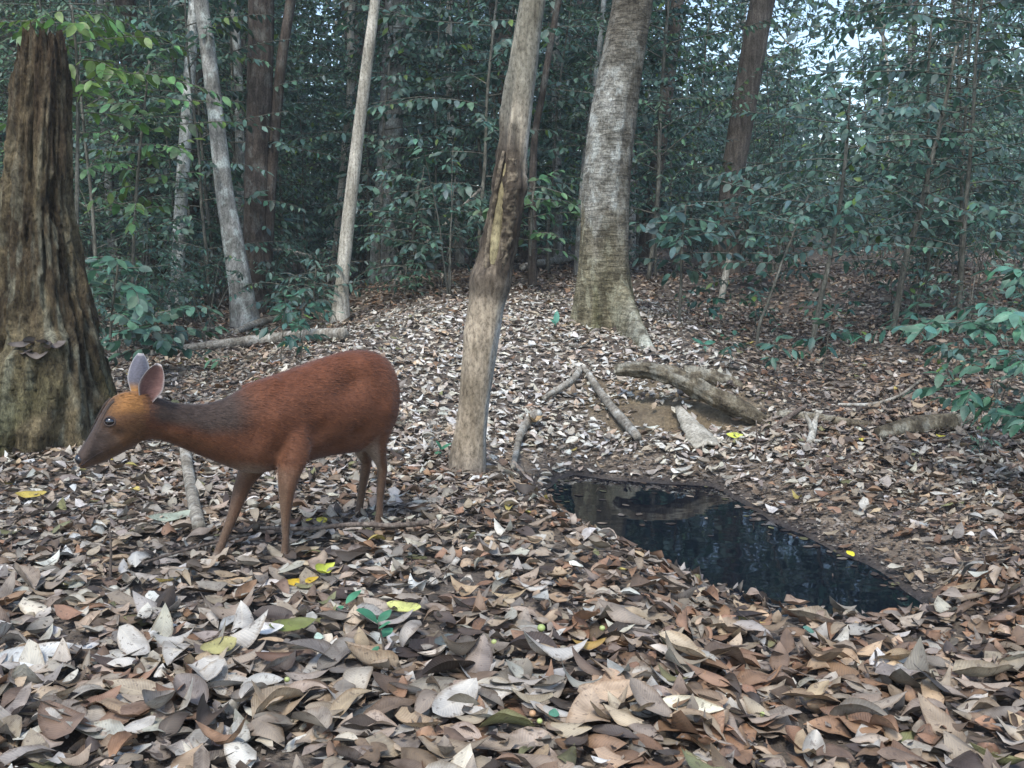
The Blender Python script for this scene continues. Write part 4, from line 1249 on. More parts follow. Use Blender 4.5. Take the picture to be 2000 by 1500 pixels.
stick('dead_stick', 'long thin dark stick lying behind the deer front hooves', 'stick', [(510, 1066), (600, 1068), (690, 1060), (770, 1062), (838, 1056)], (7, 9, 10, 10, 12), M['twig'], lift=.05, seed=3)
stick('dead_stick', 'thin bent twig lying across the litter left of the deer front hooves', 'stick', [(280, 1135), (330, 1118), (390, 1100), (450, 1085), (490, 1075)], (6, 6, 6, 6, 5), M['twig'], lift=.045, seed=4)
stick('fallen_log', 'long pale grey fallen log lying beyond the deer back', 'log', [(296, 702), (370, 692), (450, 684), (540, 676), (610, 671), (672, 668)], (12, 15, 19, 24, 26, 24), M['log'], lift=.03, sides=16, n=80, noise=.22, seed=5)
stick('fallen_log', 'short pale log lying at the foot of the leaning grey tree', 'log', [(462, 660), (490, 648), (515, 640), (540, 634)], (12, 15, 16, 13), M['log'], lift=.03, seed=6)
stick('rotten_log', 'rotten grey brown log overhanging the undercut earth bank', 'log', [(1205, 722), (1270, 724), (1330, 742), (1400, 778), (1460, 808), (1505, 832)], (24, 30, 36, 36, 30, 18), M['mosslog'], ys=(5.5, 5.36, 5.28, 5.22, 5.17, 5.12), sides=36, n=170, noise=.62, nscale=(9, 6), seed=7)
stick('rotten_log', 'dark brown half buried log behind the overhanging rotten log', 'log', [(1335, 728), (1390, 740), (1430, 758), (1465, 775)], (30, 36, 36, 22), M['mosslog'], ys=(5.72, 5.66, 5.6, 5.55), sides=32, n=120, noise=.65, nscale=(9, 7), seed=8)
stick('fallen_branch', 'pale greyish branch sloping down the bank to the pool shore', 'branch', [(1150, 745), (1168, 775), (1195, 812), (1220, 842), (1245, 870)], (13, 15, 18, 21, 17), M['log'], lift=.03, seed=9)
stick('exposed_root', 'curved grey root arching over the mound edge', 'root', [(1062, 795), (1095, 775), (1120, 758), (1135, 738), (1150, 745)], (10, 13, 13, 12, 10), M['log'], lift=.04, seed=10)
stick('exposed_root', 'bent brown root curling down beside the scarred tree', 'root', [(1050, 828), (1030, 845), (1016, 870), (1008, 905), (1002, 935)], (20, 17, 15, 13, 9), M['log'], lift=.04, seed=11)
stick('dead_stick', 'brown stick propped against the end of the rotten log', 'stick', [(1455, 868), (1490, 852), (1520, 830), (1550, 808), (1575, 792)], (14, 13, 12, 10, 8), M['twig'], ys=(4.86, 4.9, 5.0, 5.05, 5.1), seed=12)
fs = stick('forked_dead_stick', 'short upright forked grey dead stick beside the rotten log end', 'stick', [(1578, 884), (1583, 862), (1588, 840), (1592, 822), (1598, 806)], (20, 17, 14, 11, 7), M['log'], ys=(4.66, 4.72, 4.78, 4.8, 4.82), seed=13)
W = px_path([(1587, 845, 11), (1580, 825, 9), (1570, 804, 5)], 4.77)
V, Q, T, _ = tube(W[:, :3] - np.array(fs.location), W[:, 3], 8, n=14, noise=.15); G = Geo(); G.add(V, Q, T); link('prong', G.mesh('prong'), M['log'], fs)
stick('dead_stick', 'thin pale stick curving across the leaf slope right of the rotten log', 'stick', [(1636, 803), (1690, 804), (1730, 796), (1765, 780), (1800, 752)], (6, 7, 7, 6, 5), M['log'], lift=.03, seed=14)
stick('rotten_log', 'long low decayed log half sunk in leaves behind the forked stick', 'log', [(1520, 820), (1570, 826), (1630, 832), (1700, 838)], (22, 24, 20, 14), M['mosslog'], lift=.01, seed=15, noise=.3)
stick('mossy_log', 'mossy log half buried in leaves among the green plants on the right', 'log', [(1715, 862), (1770, 852), (1830, 842), (1900, 832)], (30, 40, 40, 28), M['mosslog'], lift=.01, seed=16, noise=.3, sides=16)
stick('broken_stake', 'broken orange brown stake standing in the leaves behind the buttressed tree', 'stick', [(1407, 596), (1414, 555), (1421, 520), (1426, 494)], (12, 13, 12, 7), M['pale_bark'], ys=[on_ground(1407, 592)[1]] * 4, seed=17)
stick('fallen_branch', 'fallen branch resting at the left foot of the buttressed tree', 'branch', [(1020, 535), (1050, 527), (1090, 520), (1130, 512)], (13, 14, 14, 11), M['log'], lift=.05, seed=18)
stick('fallen_branch', 'thin dead pole leaning slanted at the thicket edge behind the bright mound', 'branch', [(762, 488 + (CAM_H - gz(-1.22, 10.4)) * FPX / 10.4), (800, 507), (836, 471), (870, 438), (905, 402), (940, 368)], (8, 8, 7, 7, 6, 5), M['log'], ys=(10.4,) * 6, seed=19)
stick('fallen_branch', 'pale horizontal branch behind the forked dark tree', 'branch', [(522, 486), (560, 490), (600, 500), (640, 508)], (8, 10, 9, 6), M['log'], ys=(11, 11, 11, 11), seed=20)
for k, (u, v0, v1, lb) in enumerate([(210, 1150, 1030, 'thin dark upright dead stem standing in the litter left of the deer'), (1473, 905, 820, 'thin grey upright dead stem on the far pool shore'),
                                     (1497, 1150, 1090, 'thin dark upright dead stem at the near pool edge'), (1622, 1180, 1120, 'short dark upright dead stem by the pool tip')]):
    b = on_ground(u, v0)
    t_ = at(u + 4, v1, b[1] + .02)
    V, Q, T, _ = tube(np.array([[0, 0, -.03], (t_ - b) * .5 + np.array([.006, 0, 0]), t_ - b]), np.array([.0045, .0035, .002]), 6, n=12)
    G = Geo(); G.add(V, Q, T); o = link('dead_stick', G.mesh('dead_stick'), M['twig']); o.location = b; tag(o, lb, 'stick')
# pale bark slab on the shore
b0, b1 = on_ground(1325, 812), on_ground(1385, 888)
G = Geo(); nu, nv = 16, 8
axd = b1 - b0; sdv = unit(np.cross(axd, [0, 0, 1.0])); V = []
for lay in (0, 1):
    for i in range(nu):
        t = i / (nu - 1)
        for j in range(nv):
            s = -1 + 2 * j / (nv - 1); w = lerp(.025, .065, smooth(0, .7, t)) * (1 + .3 * (vnoise(np.array([[i * .9, s * 2, 4.0]]))[0] - .5))
            V.append(axd * t + sdv * s * w + np.array([0, 0, .035 + .022 * (1 - s * s) + .012 * (vnoise(np.array([[i * .7, j * 1.3, 2.]]))[0] - .5) - .012 * lay]))
V = np.array(V); m_ = nu * nv
i = (np.arange(nu - 1)[:, None] * nv + np.arange(nv - 1)[None]).ravel()
q1 = np.stack([i, i + nv, i + nv + 1, i + 1], -1)
bd = list(range(nv)) + [k * nv + nv - 1 for k in range(1, nu)] + [(nu - 1) * nv + j for j in range(nv - 2, -1, -1)] + [k * nv for k in range(nu - 2, 0, -1)]
e = np.array([(a, b, b + m_, a + m_) for a, b in zip(bd, bd[1:] + bd[:1])])
G.add(V, np.concatenate([q1, q1[:, ::-1] + m_, e]))
o = link('bark_slab', G.mesh('bark_slab'), M['pale_bark']); o.location = b0; tag(o, 'pale grey curled slab of bark lying on the bank below the rotten log', 'bark')

# ================================================================== SINGLE LEAVES ONE CAN POINT TO
def one_leaf(label, u, v, L_px, ratio, yaw, colr, tilt=(0, 0), fold=.15, curl=.1, lift=.03, twist=.1, on=None, group=None, skew=.85):
    b = on_ground(u, v) if on is None else np.array(on)
    L = L_px * b[1] / FPX
    a = R(yaw)
    nrm = unit(np.array([[tilt[0], tilt[1], 1.0]])); fw = np.array([[math.cos(a), math.sin(a), 0.0]])
    V, Q, T, C, U = leaves(np.zeros((1, 3)), fw, nrm, L, L * ratio, np.array([colr]), fold=fold, curl=curl, twist=twist, wave=.08, stations=14, centred=True, skew=skew, across=4)
    o = link('fallen_leaf', make_mesh('fallen_leaf', V, Q, T, C, U), M['litter'])
    o.location = b + np.array([0, 0, lift])
    return tag(o, label, 'leaf', group)
YE = (.62, .52, .07); YG = (.50, .55, .08)
one_leaf('mustard yellow leaf lying in front of the deer near foreleg', 588, 1156, 72, .17, 20, (.50, .34, .03), tilt=(0, -.5), fold=-.2)
one_leaf('bright lime yellow curled leaf just beside the mustard yellow leaf', 634, 1142, 58, .30, 60, YG, tilt=(.3, -.6), fold=.6, curl=.25, lift=.04)
one_leaf('yellow green leaf with pale veins lying beside the green seedling', 790, 1222, 78, .20, -20, (.46, .47, .16), tilt=(.1, -.5), lift=.045)
one_leaf('larger of two small round yellow leaves on the litter beneath the deer', 629, 1038, 24, .40, 40, (.72, .62, .10), tilt=(0, -.7), lift=.035)
one_leaf('smaller of two small round yellow leaves on the litter beneath the deer', 604, 1034, 18, .40, 110, (.70, .58, .08), tilt=(0, -.7), lift=.03)
one_leaf('olive green leaf touching a white curled leaf in the foreground litter', 572, 1258, 96, .20, 22, (.15, .17, .05), tilt=(.1, -.5), lift=.045)
one_leaf('bright whitish curled leaf next to the olive green leaf', 520, 1266, 74, .22, 8, (.66, .65, .62), tilt=(.1, -.55), lift=.045)
one_leaf('broad olive yellow leaf lying flat in the foreground litter', 428, 1302, 84, .28, 48, (.36, .33, .14), tilt=(0, -.55), fold=.05, lift=.045)
one_leaf('dark slate grey round leaf in the foreground litter', 872, 1298, 64, .38, 70, (.095, .11, .105), tilt=(.1, -.7), fold=-.1, lift=.05)
one_leaf('mustard curled leaf lying on top of a tan leaf', 1150, 1302, 72, .19, 5, (.30, .19, .05), tilt=(0, -.35), fold=-.5, curl=.18, lift=.055)
one_leaf('long cream coloured boat shaped leaf in the foreground litter', 1352, 1432, 130, .18, -20, (.62, .58, .44), tilt=(-.1, -.75), fold=.5, curl=.12, lift=.05)
one_leaf('large flat tan leaf in the foreground litter', 1192, 1392, 150, .20, 18, (.46, .34, .23), tilt=(0, -.45), fold=.08, lift=.045)
one_leaf('large pale grey ribbed leaf near the foreground litter edge', 62, 1326, 165, .20, 30, (.50, .50, .47), tilt=(.1, -.5), fold=.1, lift=.05)
one_leaf('small pale mint green leaf standing on edge in the litter', 624, 1284, 40, .26, 110, (.46, .58, .48), tilt=(.2, -.8), lift=.045)
one_leaf('round bright yellow leaf lying at the pool edge', 1661, 1098, 19, .48, 30, (.80, .72, .05), tilt=(0, -.5), fold=.02, curl=.02, lift=.03)
one_leaf('lime yellow leaf beside the stick propped on the rotten log', 1435, 866, 34, .27, -20, (.55, .60, .10), tilt=(0, -.6), lift=.04)
one_leaf('small yellow leaf on the slope beyond the forked dead stick', 1686, 871, 20, .28, 5, (.72, .60, .10), tilt=(0, -.5), lift=.03)
one_leaf('narrow yellow leaf standing among green plants by the mossy log', 1836, 868, 26, .25, 110, (.70, .60, .08), tilt=(.2, -.8), lift=.04)
one_leaf('long dark brown rolled leaf in the foreground litter', 548, 1322, 100, .15, 5, (.10, .055, .035), tilt=(0, -.4), fold=-.5, curl=.08, lift=.05)
one_leaf('pale yellow leaf caught against the foot of the dead stump', 141, 817, 28, .36, 100, (.62, .58, .36), tilt=(.1, -.9), lift=.03)
one_leaf('dull yellow leaf on the litter below the deer muzzle', 62, 985, 62, .20, 8, (.40, .31, .07), tilt=(0, -.4), lift=.035)
one_leaf('long grey green leaf beside the grey lichened branch', 335, 1036, 92, .15, 35, (.30, .34, .27), tilt=(.1, -.5), lift=.045)
one_leaf('tan curled leaf standing like a cone behind the scarred tree', 1045, 845, 56, .34, 95, (.42, .30, .16), tilt=(.2, -1.1), fold=.8, lift=.06)
one_leaf('teal green leaf at the foreground litter edge', 1082, 1436, 40, .30, 85, (.10, .26, .17), tilt=(.1, -.8), lift=.04)
one_leaf('large grey brown leaf leaning between the deer front hooves', 512, 1108, 62, .24, 105, (.22, .19, .165), tilt=(-.3, -1.2), fold=.3, lift=.05)
one_leaf('orange brown leaf lying at the near lip of the pool', 1296, 1090, 60, .32, 80, (.30, .19, .10), tilt=(.1, -.9), fold=.3, lift=.05)
stump_tr = [c_ for c_ in stump.children if c_.name.startswith('trunk')][0].data
sb = BVHTree.FromPolygons([Vector(v_.co) + Vector(stump_base) for v_ in stump_tr.vertices], [tuple(f_.vertices) for f_ in stump_tr.polygons])
for u, v, yw in ((40, 676, 10), (64, 670, 60), (75, 692, 15), (98, 680, 120), (52, 688, 150), (110, 672, 40), (86, 668, 95)):
    one_leaf('dry grey leaf caught on the ledge of the dead stump', u, v, 42, .26, yw, (.12, .10, .085), fold=rng.normal(.3, .4), curl=.2, tilt=(rng.normal(0, .6), -.7), on=np.array(sb.ray_cast(Vector((0, 0, CAM_H)), Vector(ray(u, v)).normalized())[0]) + np.array([0, -.012, .004]), lift=.0, group='leaves on the stump ledge')
# small round fallen fruits
def fruit(label, u, v, d_px, colr, group=None):
    b = on_ground(u, v); r = d_px * .5 * b[1] / FPX
    V, Q = ellipsoid(np.zeros(3), [np.array([r, 0, 0]), np.array([0, r * .96, 0]), np.array([0, 0, r * .92])], 16, 10)
    root = link('fallen_fruit', make_mesh('fallen_fruit', V, Q), mat_plain('fruit_skin', colr, .5)); root.location = b + np.array([0, 0, .034 + r])
    a = unit(np.array([.3, .2, 1.0])); Vs, Qs, Ts, _ = tube(np.array([a * r * .85, a * r * 1.2]), np.array([r * .16, r * .1]), 6)
    G = Geo(); G.add(Vs, Qs, Ts); link('stalk', G.mesh('stalk'), M['twig'], root)
    return tag(root, label, 'fruit', group)
fruit('largest green round fruit lying on brown leaves', 1057, 1264, 17, (.30, .36, .12))
fruit('small pale orange round fruit on bare soil in the foreground', 1040, 1436, 15, (.42, .25, .13))
for u, v in ((1176, 1262), (1054, 1450), (1488, 1434), (965, 1290), (562, 1366)):
    fruit('small green round fruit among the dry leaves', u, v, 12, (.34, .38, .14), 'small green fruits in the litter')

# ================================================================== UNDERGROWTH
def shrub_proto(h, n_br, br_len, leaf, droop, z0, r0, rise, tint, ratio=.21, stems=1, yellow=.03, spacing=None, subs=0, lean=.08, stations=4, pairs=False):
    G, LV = Geo(), Leaves()
    for st in range(stems):
        a0 = rng.uniform(0, 6.28); ln = lean * (1 + st * .8)
        k = 8; t = np.linspace(0, 1, k)
        px = np.cos(a0) * ln * h * t ** 1.4 + np.cumsum(rng.normal(0, .012 * h / k * 3, k)); py = np.sin(a0) * ln * h * t ** 1.4 + np.cumsum(rng.normal(0, .012 * h / k * 3, k))
        px -= px[0]; py -= py[0]
        pts = np.stack([px, py, t * h * rng.uniform(.85, 1.0)], -1); pts[0, 2] = -.06
        V, Q, T, _ = tube(pts, lerp(r0, r0 * .25, t), 7, n=18, noise=.08, seed=st); G.add(V, Q, T)
        cp = catmull(pts, 40)
        nb = n_br // stems
        for b in range(nb):
            f = lerp(z0, 1.0, (b + rng.uniform(.1, .9)) / nb); q = cp[min(39, int(f * 39))]
            az = b * 2.399 + rng.uniform(-.5, .5); ll = br_len * rng.uniform(.6, 1.15) * (1 - .45 * max(0, f - .6) / .4)
            d = np.array([math.cos(az), math.sin(az), rise * rng.uniform(.4, 1.4)])
            sp = spray(G, LV, q, d, ll, leaf, droop, r0 * .32, spacing, pairs)
            for s_ in range(subs):
                w = sp[rng.integers(2, 5)]; az2 = az + rng.choice([-1, 1]) * rng.uniform(.5, 1.0)
                spray(G, LV, w, np.array([math.cos(az2), math.sin(az2), rise * .5]), ll * .55, leaf, droop, r0 * .2, spacing, pairs)
    return G.mesh('stem'), LV.mesh('foliage', tint, ratio, stations, yellow)

BG1 = (0.092, 0.172, 0.130); BG2 = (0.084, 0.150, 0.115); BG3 = (0.110, 0.185, 0.118)
protos = []
def proto(kind, label, cat, grp, mats=('stem', 'green'), **kw):
    sm_, fm_ = shrub_proto(**kw)
    protos.append(dict(kind=kind, label=label, cat=cat, grp=grp, stem=sm_, fol=fm_, used=None, mats=mats))
    return len(protos) - 1
A = [proto('sapling', 'tall sapling with narrow drooping leaves', 'sapling', 'tall saplings in the thicket', h=4.2, n_br=26, br_len=1.25, leaf=.095, droop=.5, z0=.18, r0=.020, rise=.35, tint=BG1, subs=2),
     proto('sapling', 'tall sapling with broad dark leaves', 'sapling', 'tall saplings in the thicket', h=3.6, n_br=24, br_len=1.15, leaf=.105, droop=.35, z0=.15, r0=.018, rise=.25, tint=BG2, ratio=.26, subs=2),
     proto('sapling', 'tall sapling with small dense leaves', 'sapling', 'tall saplings in the thicket', h=4.8, n_br=34, br_len=1.0, leaf=.08, droop=.4, z0=.12, r0=.020, rise=.5, tint=BG3, subs=2, yellow=.08)]
B = [proto('shrub', 'knee high leafy shrub', 'shrub', 'low shrubs under the trees', h=1.1, n_br=14, br_len=.5, leaf=.085, droop=.5, z0=.2, r0=.007, rise=.6, tint=BG1, stems=3, lean=.2, subs=1),
     proto('shrub', 'low broad leaved shrub', 'shrub', 'low shrubs under the trees', h=.85, n_br=12, br_len=.42, leaf=.11, droop=.6, z0=.2, r0=.006, rise=.5, tint=BG2, ratio=.28, stems=3, lean=.25),
     proto('shrub', 'low shrub with narrow pale leaves', 'shrub', 'low shrubs under the trees', h=.7, n_br=14, br_len=.40, leaf=.10, droop=.45, z0=.1, r0=.005, rise=.7, tint=(0.075, 0.135, 0.10), ratio=.15, stems=4, lean=.3)]
Cc = [proto('seedling', 'small seedling with few leaves', 'seedling', 'seedlings on the leaf slope', h=.22, n_br=4, br_len=.11, leaf=.075, droop=.5, z0=.5, r0=.0028, rise=.6, tint=(0.07, 0.16, 0.105), ratio=.24, spacing=.04),
      proto('seedling', 'small seedling with paired leaves', 'seedling', 'seedlings on the leaf slope', h=.30, n_br=5, br_len=.10, leaf=.065, droop=.5, z0=.4, r0=.0028, rise=.5, tint=(0.06, 0.14, 0.10), ratio=.22, spacing=.035, pairs=True)]

def put(i, x, y, rz=None, scale=1.0, label=None, grp=None):
    pr = protos[i]
    lab = label or (pr['label'] + ' ' + whereabouts(x, y))
    loc = (x, y, gz(x, y)); rz = rng.uniform(0, 6.28) if rz is None else rz
    if pr['used'] is None:
        r = empty(pr['kind'], loc, lab, pr['cat'], grp if label else pr['grp'], rz, scale)
        link('stem', pr['stem'], M[pr['mats'][0]], r); link('foliage', pr['fol'], M[pr['mats'][1]], r)
        pr['used'] = r
        return r
    return dup(pr['used'], loc, rz, scale, lab, grp if label else pr['grp'])

ANCH = []
for nm, ob in (('dead stump', stump), ('white mottled tree', bpy.data.objects['white_mottled_tree']), ('leaning grey tree', bpy.data.objects['leaning_tree']), ('forked dark tree', fk),
               ('pale slender tree', bpy.data.objects['pale_slender_tree']), ('scarred tree', scar_root), ('buttressed tree', big_root), ('brown furrowed trunk', bpy.data.objects['brown_furrowed_tree'])):
    ANCH.append((1000 + FPX * ob.location.x / ob.location.y, nm))
ANCH.sort()
def whereabouts(x, y):
    u = 1000 + FPX * x / y
    for ua, nm in ANCH:
        if abs(u - ua) < 45: return 'behind the ' + nm
    if u < ANCH[0][0]: return 'on the far side of the ' + ANCH[0][1]
    if u > ANCH[-1][0]:
        return ('beyond the dark leaf slope' if u > 1650 else 'past the ' + ANCH[-1][1])
    for (ua, na), (ub, nb) in zip(ANCH, ANCH[1:]):
        if ua <= u <= ub: return 'between the ' + na + ' and ' + nb

def clear_ok(x, y):
    """keep the clearing, the mound and the sight line over the leaf slope free"""
    u = 1000 + FPX * x / y
    edge = np.interp(u, [-200, 150, 330, 420, 600, 700, 800, 1000, 1150, 1300, 1450, 1600, 1750, 1900, 2200], [6.5, 6.5, 8.2, 9.3, 9.8, 9.6, 9.0, 9.0, 9.6, 10.5, 10.0, 8.5, 7.6, 6.2, 5.4])
    return y > edge

# saplings: ring of thicket behind the clearing
cnt = 0
for t in range(4000):
    if cnt >= 150: break
    y = rng.uniform(7.0, 24) ; x = rng.uniform(-1, 1) * (0.56 * y + 1.0)
    if not clear_ok(x, y): continue
    u = 1000 + FPX * x / y
    if 1545 < u < 1690 and y > 9.0: continue
    if (1250 < u < 1420 or u > 1500) and y > 10.5 and rng.random() < .62: continue        # thin spot where the sky shows
    put(A[rng.integers(0, 3)], x, y, scale=rng.uniform(.75, 1.25)); cnt += 1
cnt = 0
for t in range(4000):
    if cnt >= 110: break
    y = rng.uniform(5.5, 18); x = rng.uniform(-1, 1) * (0.54 * y + .5)
    u = 1000 + FPX * x / y
    if not clear_ok(x, y + .5): continue
    put(B[rng.integers(0, 3)], x, y, scale=rng.uniform(.7, 1.35)); cnt += 1
cnt = 0
for t in range(600):     # dim undergrowth on the low ground behind the stump and around the leaning trees
    if cnt >= 34: break
    y = rng.uniform(6.4, 10.5); u = rng.uniform(150, 650); x = (u - 1000) / FPX * y
    if (u > 420 and y < 8.9) or (y < 7.6 and u > 300): continue
    put(B[rng.integers(0, 3)], x, y, scale=rng.uniform(.45, .85)); cnt += 1
for k in range(34):      # seedlings along the edges
    for t in range(50):
        y = rng.uniform(4.3, 8.5); x = rng.uniform(-1, 1) * .5 * y; u = 1000 + FPX * x / y
        if (u < 640 and y > 5.2) or (u > 1330 and y > 5.0 + max(0, (1700 - u) * .002)): break
    else: continue
    put(Cc[rng.integers(0, 2)], x, y, scale=rng.uniform(.8, 1.6))

# background trees with crowns, told apart only by their place
def bg_tree(variant):
    r0 = (.11, .07, .16, .05)[variant]; h = (10, 8, 12, 7)[variant]
    k = 9; t = np.linspace(0, 1, k)
    lean = rng.normal(0, .07, 2)
    pts = np.stack([lean[0] * h * t + rng.normal(0, .05, k) * t, lean[1] * h * t + rng.normal(0, .05, k) * t, t * h - .2], -1)
    G = Geo()
    V, Q, T, _ = tube(pts, lerp(r0, r0 * .3, t) * (1 + .25 * np.exp(-t * 30)), 12, n=40, noise=.08, seed=variant + .5); G.add(V, Q, T)
    cc, arr = crown(34, pts[-1] + np.array([0, 0, -1.0]), (1.5, 1.5, 1.6), .18, 30, (.075, .135, .095))
    for q in cc[:16]:
        h0 = pts[rng.integers(k - 4, k)]
        Vb, Qb, Tb, _ = tube(np.array([h0, (h0 + q) / 2 + np.array([0, 0, -.2]), q]), np.array([.035, .022, .006]), 5, n=6); G.add(Vb, Qb, Tb)
    return G.mesh('trunk'), make_mesh('crown', *arr[:3], arr[3], arr[4])
bt_lab = ['straight brown forest tree', 'slim grey forest tree', 'stout dark forest tree', 'thin pale pole tree']
bt_mat = ['brown_bark', 'grey_bark', 'dark_bark', 'pale_bark']
bts = [bg_tree(k) for k in range(4)]
bt_used = [None] * 4
cnt = 0
for t in range(3000):
    if cnt >= 62: break
    y = rng.uniform(11, 32); x = rng.uniform(-1, 1) * (.56 * y + 1.5); u = 1000 + FPX * x / y
    if not clear_ok(x, y - 1.0): continue
    if 1540 < u < 1700 or (1260 < u < 1390 and y > 14): continue
    if 1370 < u < 1540 and y < 22: continue
    if u > 1250 and rng.random() < .4: continue
    k = rng.choice([0, 1, 1, 1, 2, 3, 3]); sc = rng.uniform(.85, 1.2); loc = (x, y, gz(x, y)); rz = rng.uniform(0, 6.28)
    if bt_used[k] is None:
        r = empty('forest_tree', loc, bt_lab[k] + ' ' + whereabouts(x, y), 'tree', 'forest trees behind the thicket', rz, sc)
        link('trunk', bts[k][0], M[bt_mat[k]], r); link('crown', bts[k][1], M['far_green'], r); bt_used[k] = r
    else: dup(bt_used[k], loc, rz, sc, bt_lab[k] + ' ' + whereabouts(x, y), 'forest trees behind the thicket')
    cnt += 1

# far wood that reads as one mass
def far_wood():
    G = Geo()
    for (ncl, y0, y1, per, l0, l1, sx, hole) in ((3600, 19, 40, 30, .16, .32, .6, 1.0), (2600, 38, 58, 26, .42, .75, 1.3, .8)):
        y = rng.uniform(y0, y1, ncl); x = rng.uniform(-1, 1, ncl) * (.60 * y + 4)
        u = 1000 + FPX * x / y
        ztop = (0.85 + 0.26 * y)
        z = rng.random(ncl) ** 1.1 * ztop
        lim = np.interp(u, [0, 1100, 1300, 1560, 1800, 2100], [.60, .57, .52, .44, .46, .50])
        lim = lim + (1 - smooth(.30, .55, z / ztop)) * .3
        keep = fbm(np.stack([u * .011, y * .004, z / ztop * 6.5], -1), 3) < lim
        keep &= ~((u > 1230) & (z / ztop > .42) & (fbm(np.stack([u * .012 + 40, u * 0, z / ztop * 5], -1), 2) > .58))
        vv = HORIZON - FPX * (z + height(x, y) - CAM_H) / y
        keep &= ~((u > 1575) & (u < 1685) & (vv > 60) & (vv < 320)) & ~((u > 1770) & (u < 1830) & (vv > 60) & (vv < 140)) & ~((u > 1840) & (u < 1910) & (vv > 90) & (vv < 160)) & ~((u > 1290) & (u < 1390) & (vv < 90)) & ~((u > 870) & (u < 900) & (vv > 170) & (vv < 230))
        x, y, z = x[keep], y[keep], z[keep]; n0 = len(x)
        P = np.repeat(np.stack([x, y, z + height(x, y)], -1), per, 0) + rng.normal(0, 1, (n0 * per, 3)) * np.array([sx, sx, sx * .7])
        n = len(P); F = rng.normal(0, 1, (n, 3)) * np.array([1, 1, .5]) + np.array([0, 0, -.4]); N = rng.normal(0, .6, (n, 3)) + np.array([0, -.4, 1.0])
        L = rng.uniform(l0, l1, n)
        G.add(*leaves(P, F, N, L, L * .26, green_cols(n, (0.095, 0.165, 0.130), .05), fold=.15, curl=.15, stations=3))
    o = link('far_wood', G.mesh('far_wood'), M['far_green'])
    tag(o, 'dense mass of far green foliage closing the forest background', 'foliage', kind='stuff')
far_wood()

for u, y, sc in ((1960, 5.2, .6), (1890, 6.4, .8), (1985, 6.0, .9), (1780, 7.4, .6), (1940, 4.5, .38)):
    put(B[int(u) % 3], (u - 1000) / FPX * y, y, scale=sc)
# ---- plants one can point to
def px_plant(name, label, cat, path, y, sprays, leaf, tint, mat='stem', ratio=.24, spacing=None, stations=6, yellow=0.0, droop=.4, pairs=False, dy=0.0):
    """stem along photo pixels at distance y, each spray = (fraction along stem, direction, length)"""
    W = px_path(path, y, dy)
    b = W[0, :3].copy()
    G, LV = Geo(), Leaves()
    V, Q, T, _ = tube(W[:, :3] - b, W[:, 3], 10, n=30, noise=.06, seed=y); G.add(V, Q, T)
    cp = catmull(W[:, :3] - b, 50)
    for f, d, ll in sprays:
        spray(G, LV, cp[min(49, int(f * 49))], d, ll, leaf, droop, max(.0015, W[-1, 3] * .6), spacing, pairs)
    root = empty(name, b, label, cat)
    link('stem', G.mesh('stem'), M[mat], root); link('foliage', LV.mesh('foliage', tint, ratio, stations, yellow), M['green'], root)
    return root
def rand_sprays(n, f0, f1, l0, l1, zr=(-.1, .5)):
    return [(lerp(f0, f1, (k + rng.random()) / n), (math.cos(k * 2.399 + .4), math.sin(k * 2.399 + .4), rng.uniform(*zr)), rng.uniform(l0, l1)) for k in range(n)]
RT = (0.092, 0.172, 0.132)
g = on_ground(1583, 692)
px_plant('sapling', 'leaning thin grey sapling behind the rotten log with pale drooping leaves', 'sapling', [(1580, 700, 10), (1600, 600, 10), (1622, 500, 9), (1640, 400, 8), (1652, 300, 7), (1660, 190, 5)], g[1], rand_sprays(26, .35, 1, .45, 1.0), .085, RT, yellow=.03)
g = on_ground(1742, 655)
px_plant('sapling', 'leaning thin sapling rising from the dark leaf slope', 'sapling', [(1740, 660, 13), (1752, 600, 12), (1770, 500, 12), (1792, 430, 11), (1815, 330, 9), (1840, 230, 8), (1868, 90, 5)], g[1], rand_sprays(28, .45, 1, .5, 1.05), .088, RT)
g = on_ground(1480, 690)
px_plant('sapling', 'crooked thin sapling stem rising from the leaves beside the stake', 'sapling', [(1478, 695, 6), (1482, 640, 6), (1500, 590, 5), (1525, 520, 5), (1556, 440, 4), (1580, 380, 4)], g[1], rand_sprays(12, .55, 1, .3, .6), .09, RT)
px_plant('shrub', 'broad leaved shrub at the thicket edge beside the buttressed tree', 'shrub', [(1325, 640, 6), (1330, 560, 6), (1332, 470, 5), (1340, 400, 4)], on_ground(1325, 632)[1], rand_sprays(14, .45, 1, .25, .5), .11, RT, ratio=.30)
px_plant('shrub', 'bushy dark shrub in front of the brown furrowed trunk', 'shrub', [(1450, 520, 7), (1455, 470, 7), (1462, 420, 6), (1470, 360, 5)], 9.2, rand_sprays(24, .1, 1, .4, .8), .11, RT, ratio=.27)
px_plant('shrub', 'dense broad leaved shrub at the far edge of the bright mound', 'shrub', [(800, 530, 7), (806, 470, 6), (812, 420, 6), (818, 350, 5)], 9.4, rand_sprays(26, .05, 1, .35, .7), .10, BG2, ratio=.24)
px_plant('fern_shrub', 'feathery low shrub at the edge of the mound by the pale trunk', 'shrub', [(790, 575, 4), (792, 545, 4), (794, 520, 3)], 9.0, rand_sprays(16, .1, 1, .25, .45), .08, (.075, .15, .095), ratio=.16, spacing=.03)
px_plant('shrub', 'yellow green shrub standing behind the scarred tree', 'shrub', [(1035, 500, 5), (1038, 440, 5), (1040, 390, 4), (1046, 350, 4)], 8.8, rand_sprays(16, .1, 1, .3, .5), .11, (.085, .17, .08), ratio=.24)
px_plant('shrub', 'bluish shrub at the foot of the pale slender tree', 'shrub', [(612, 610, 5), (614, 560, 5), (618, 520, 4)], 8.4, rand_sprays(16, .1, 1, .25, .5), .11, (.085, .15, .125), ratio=.18)
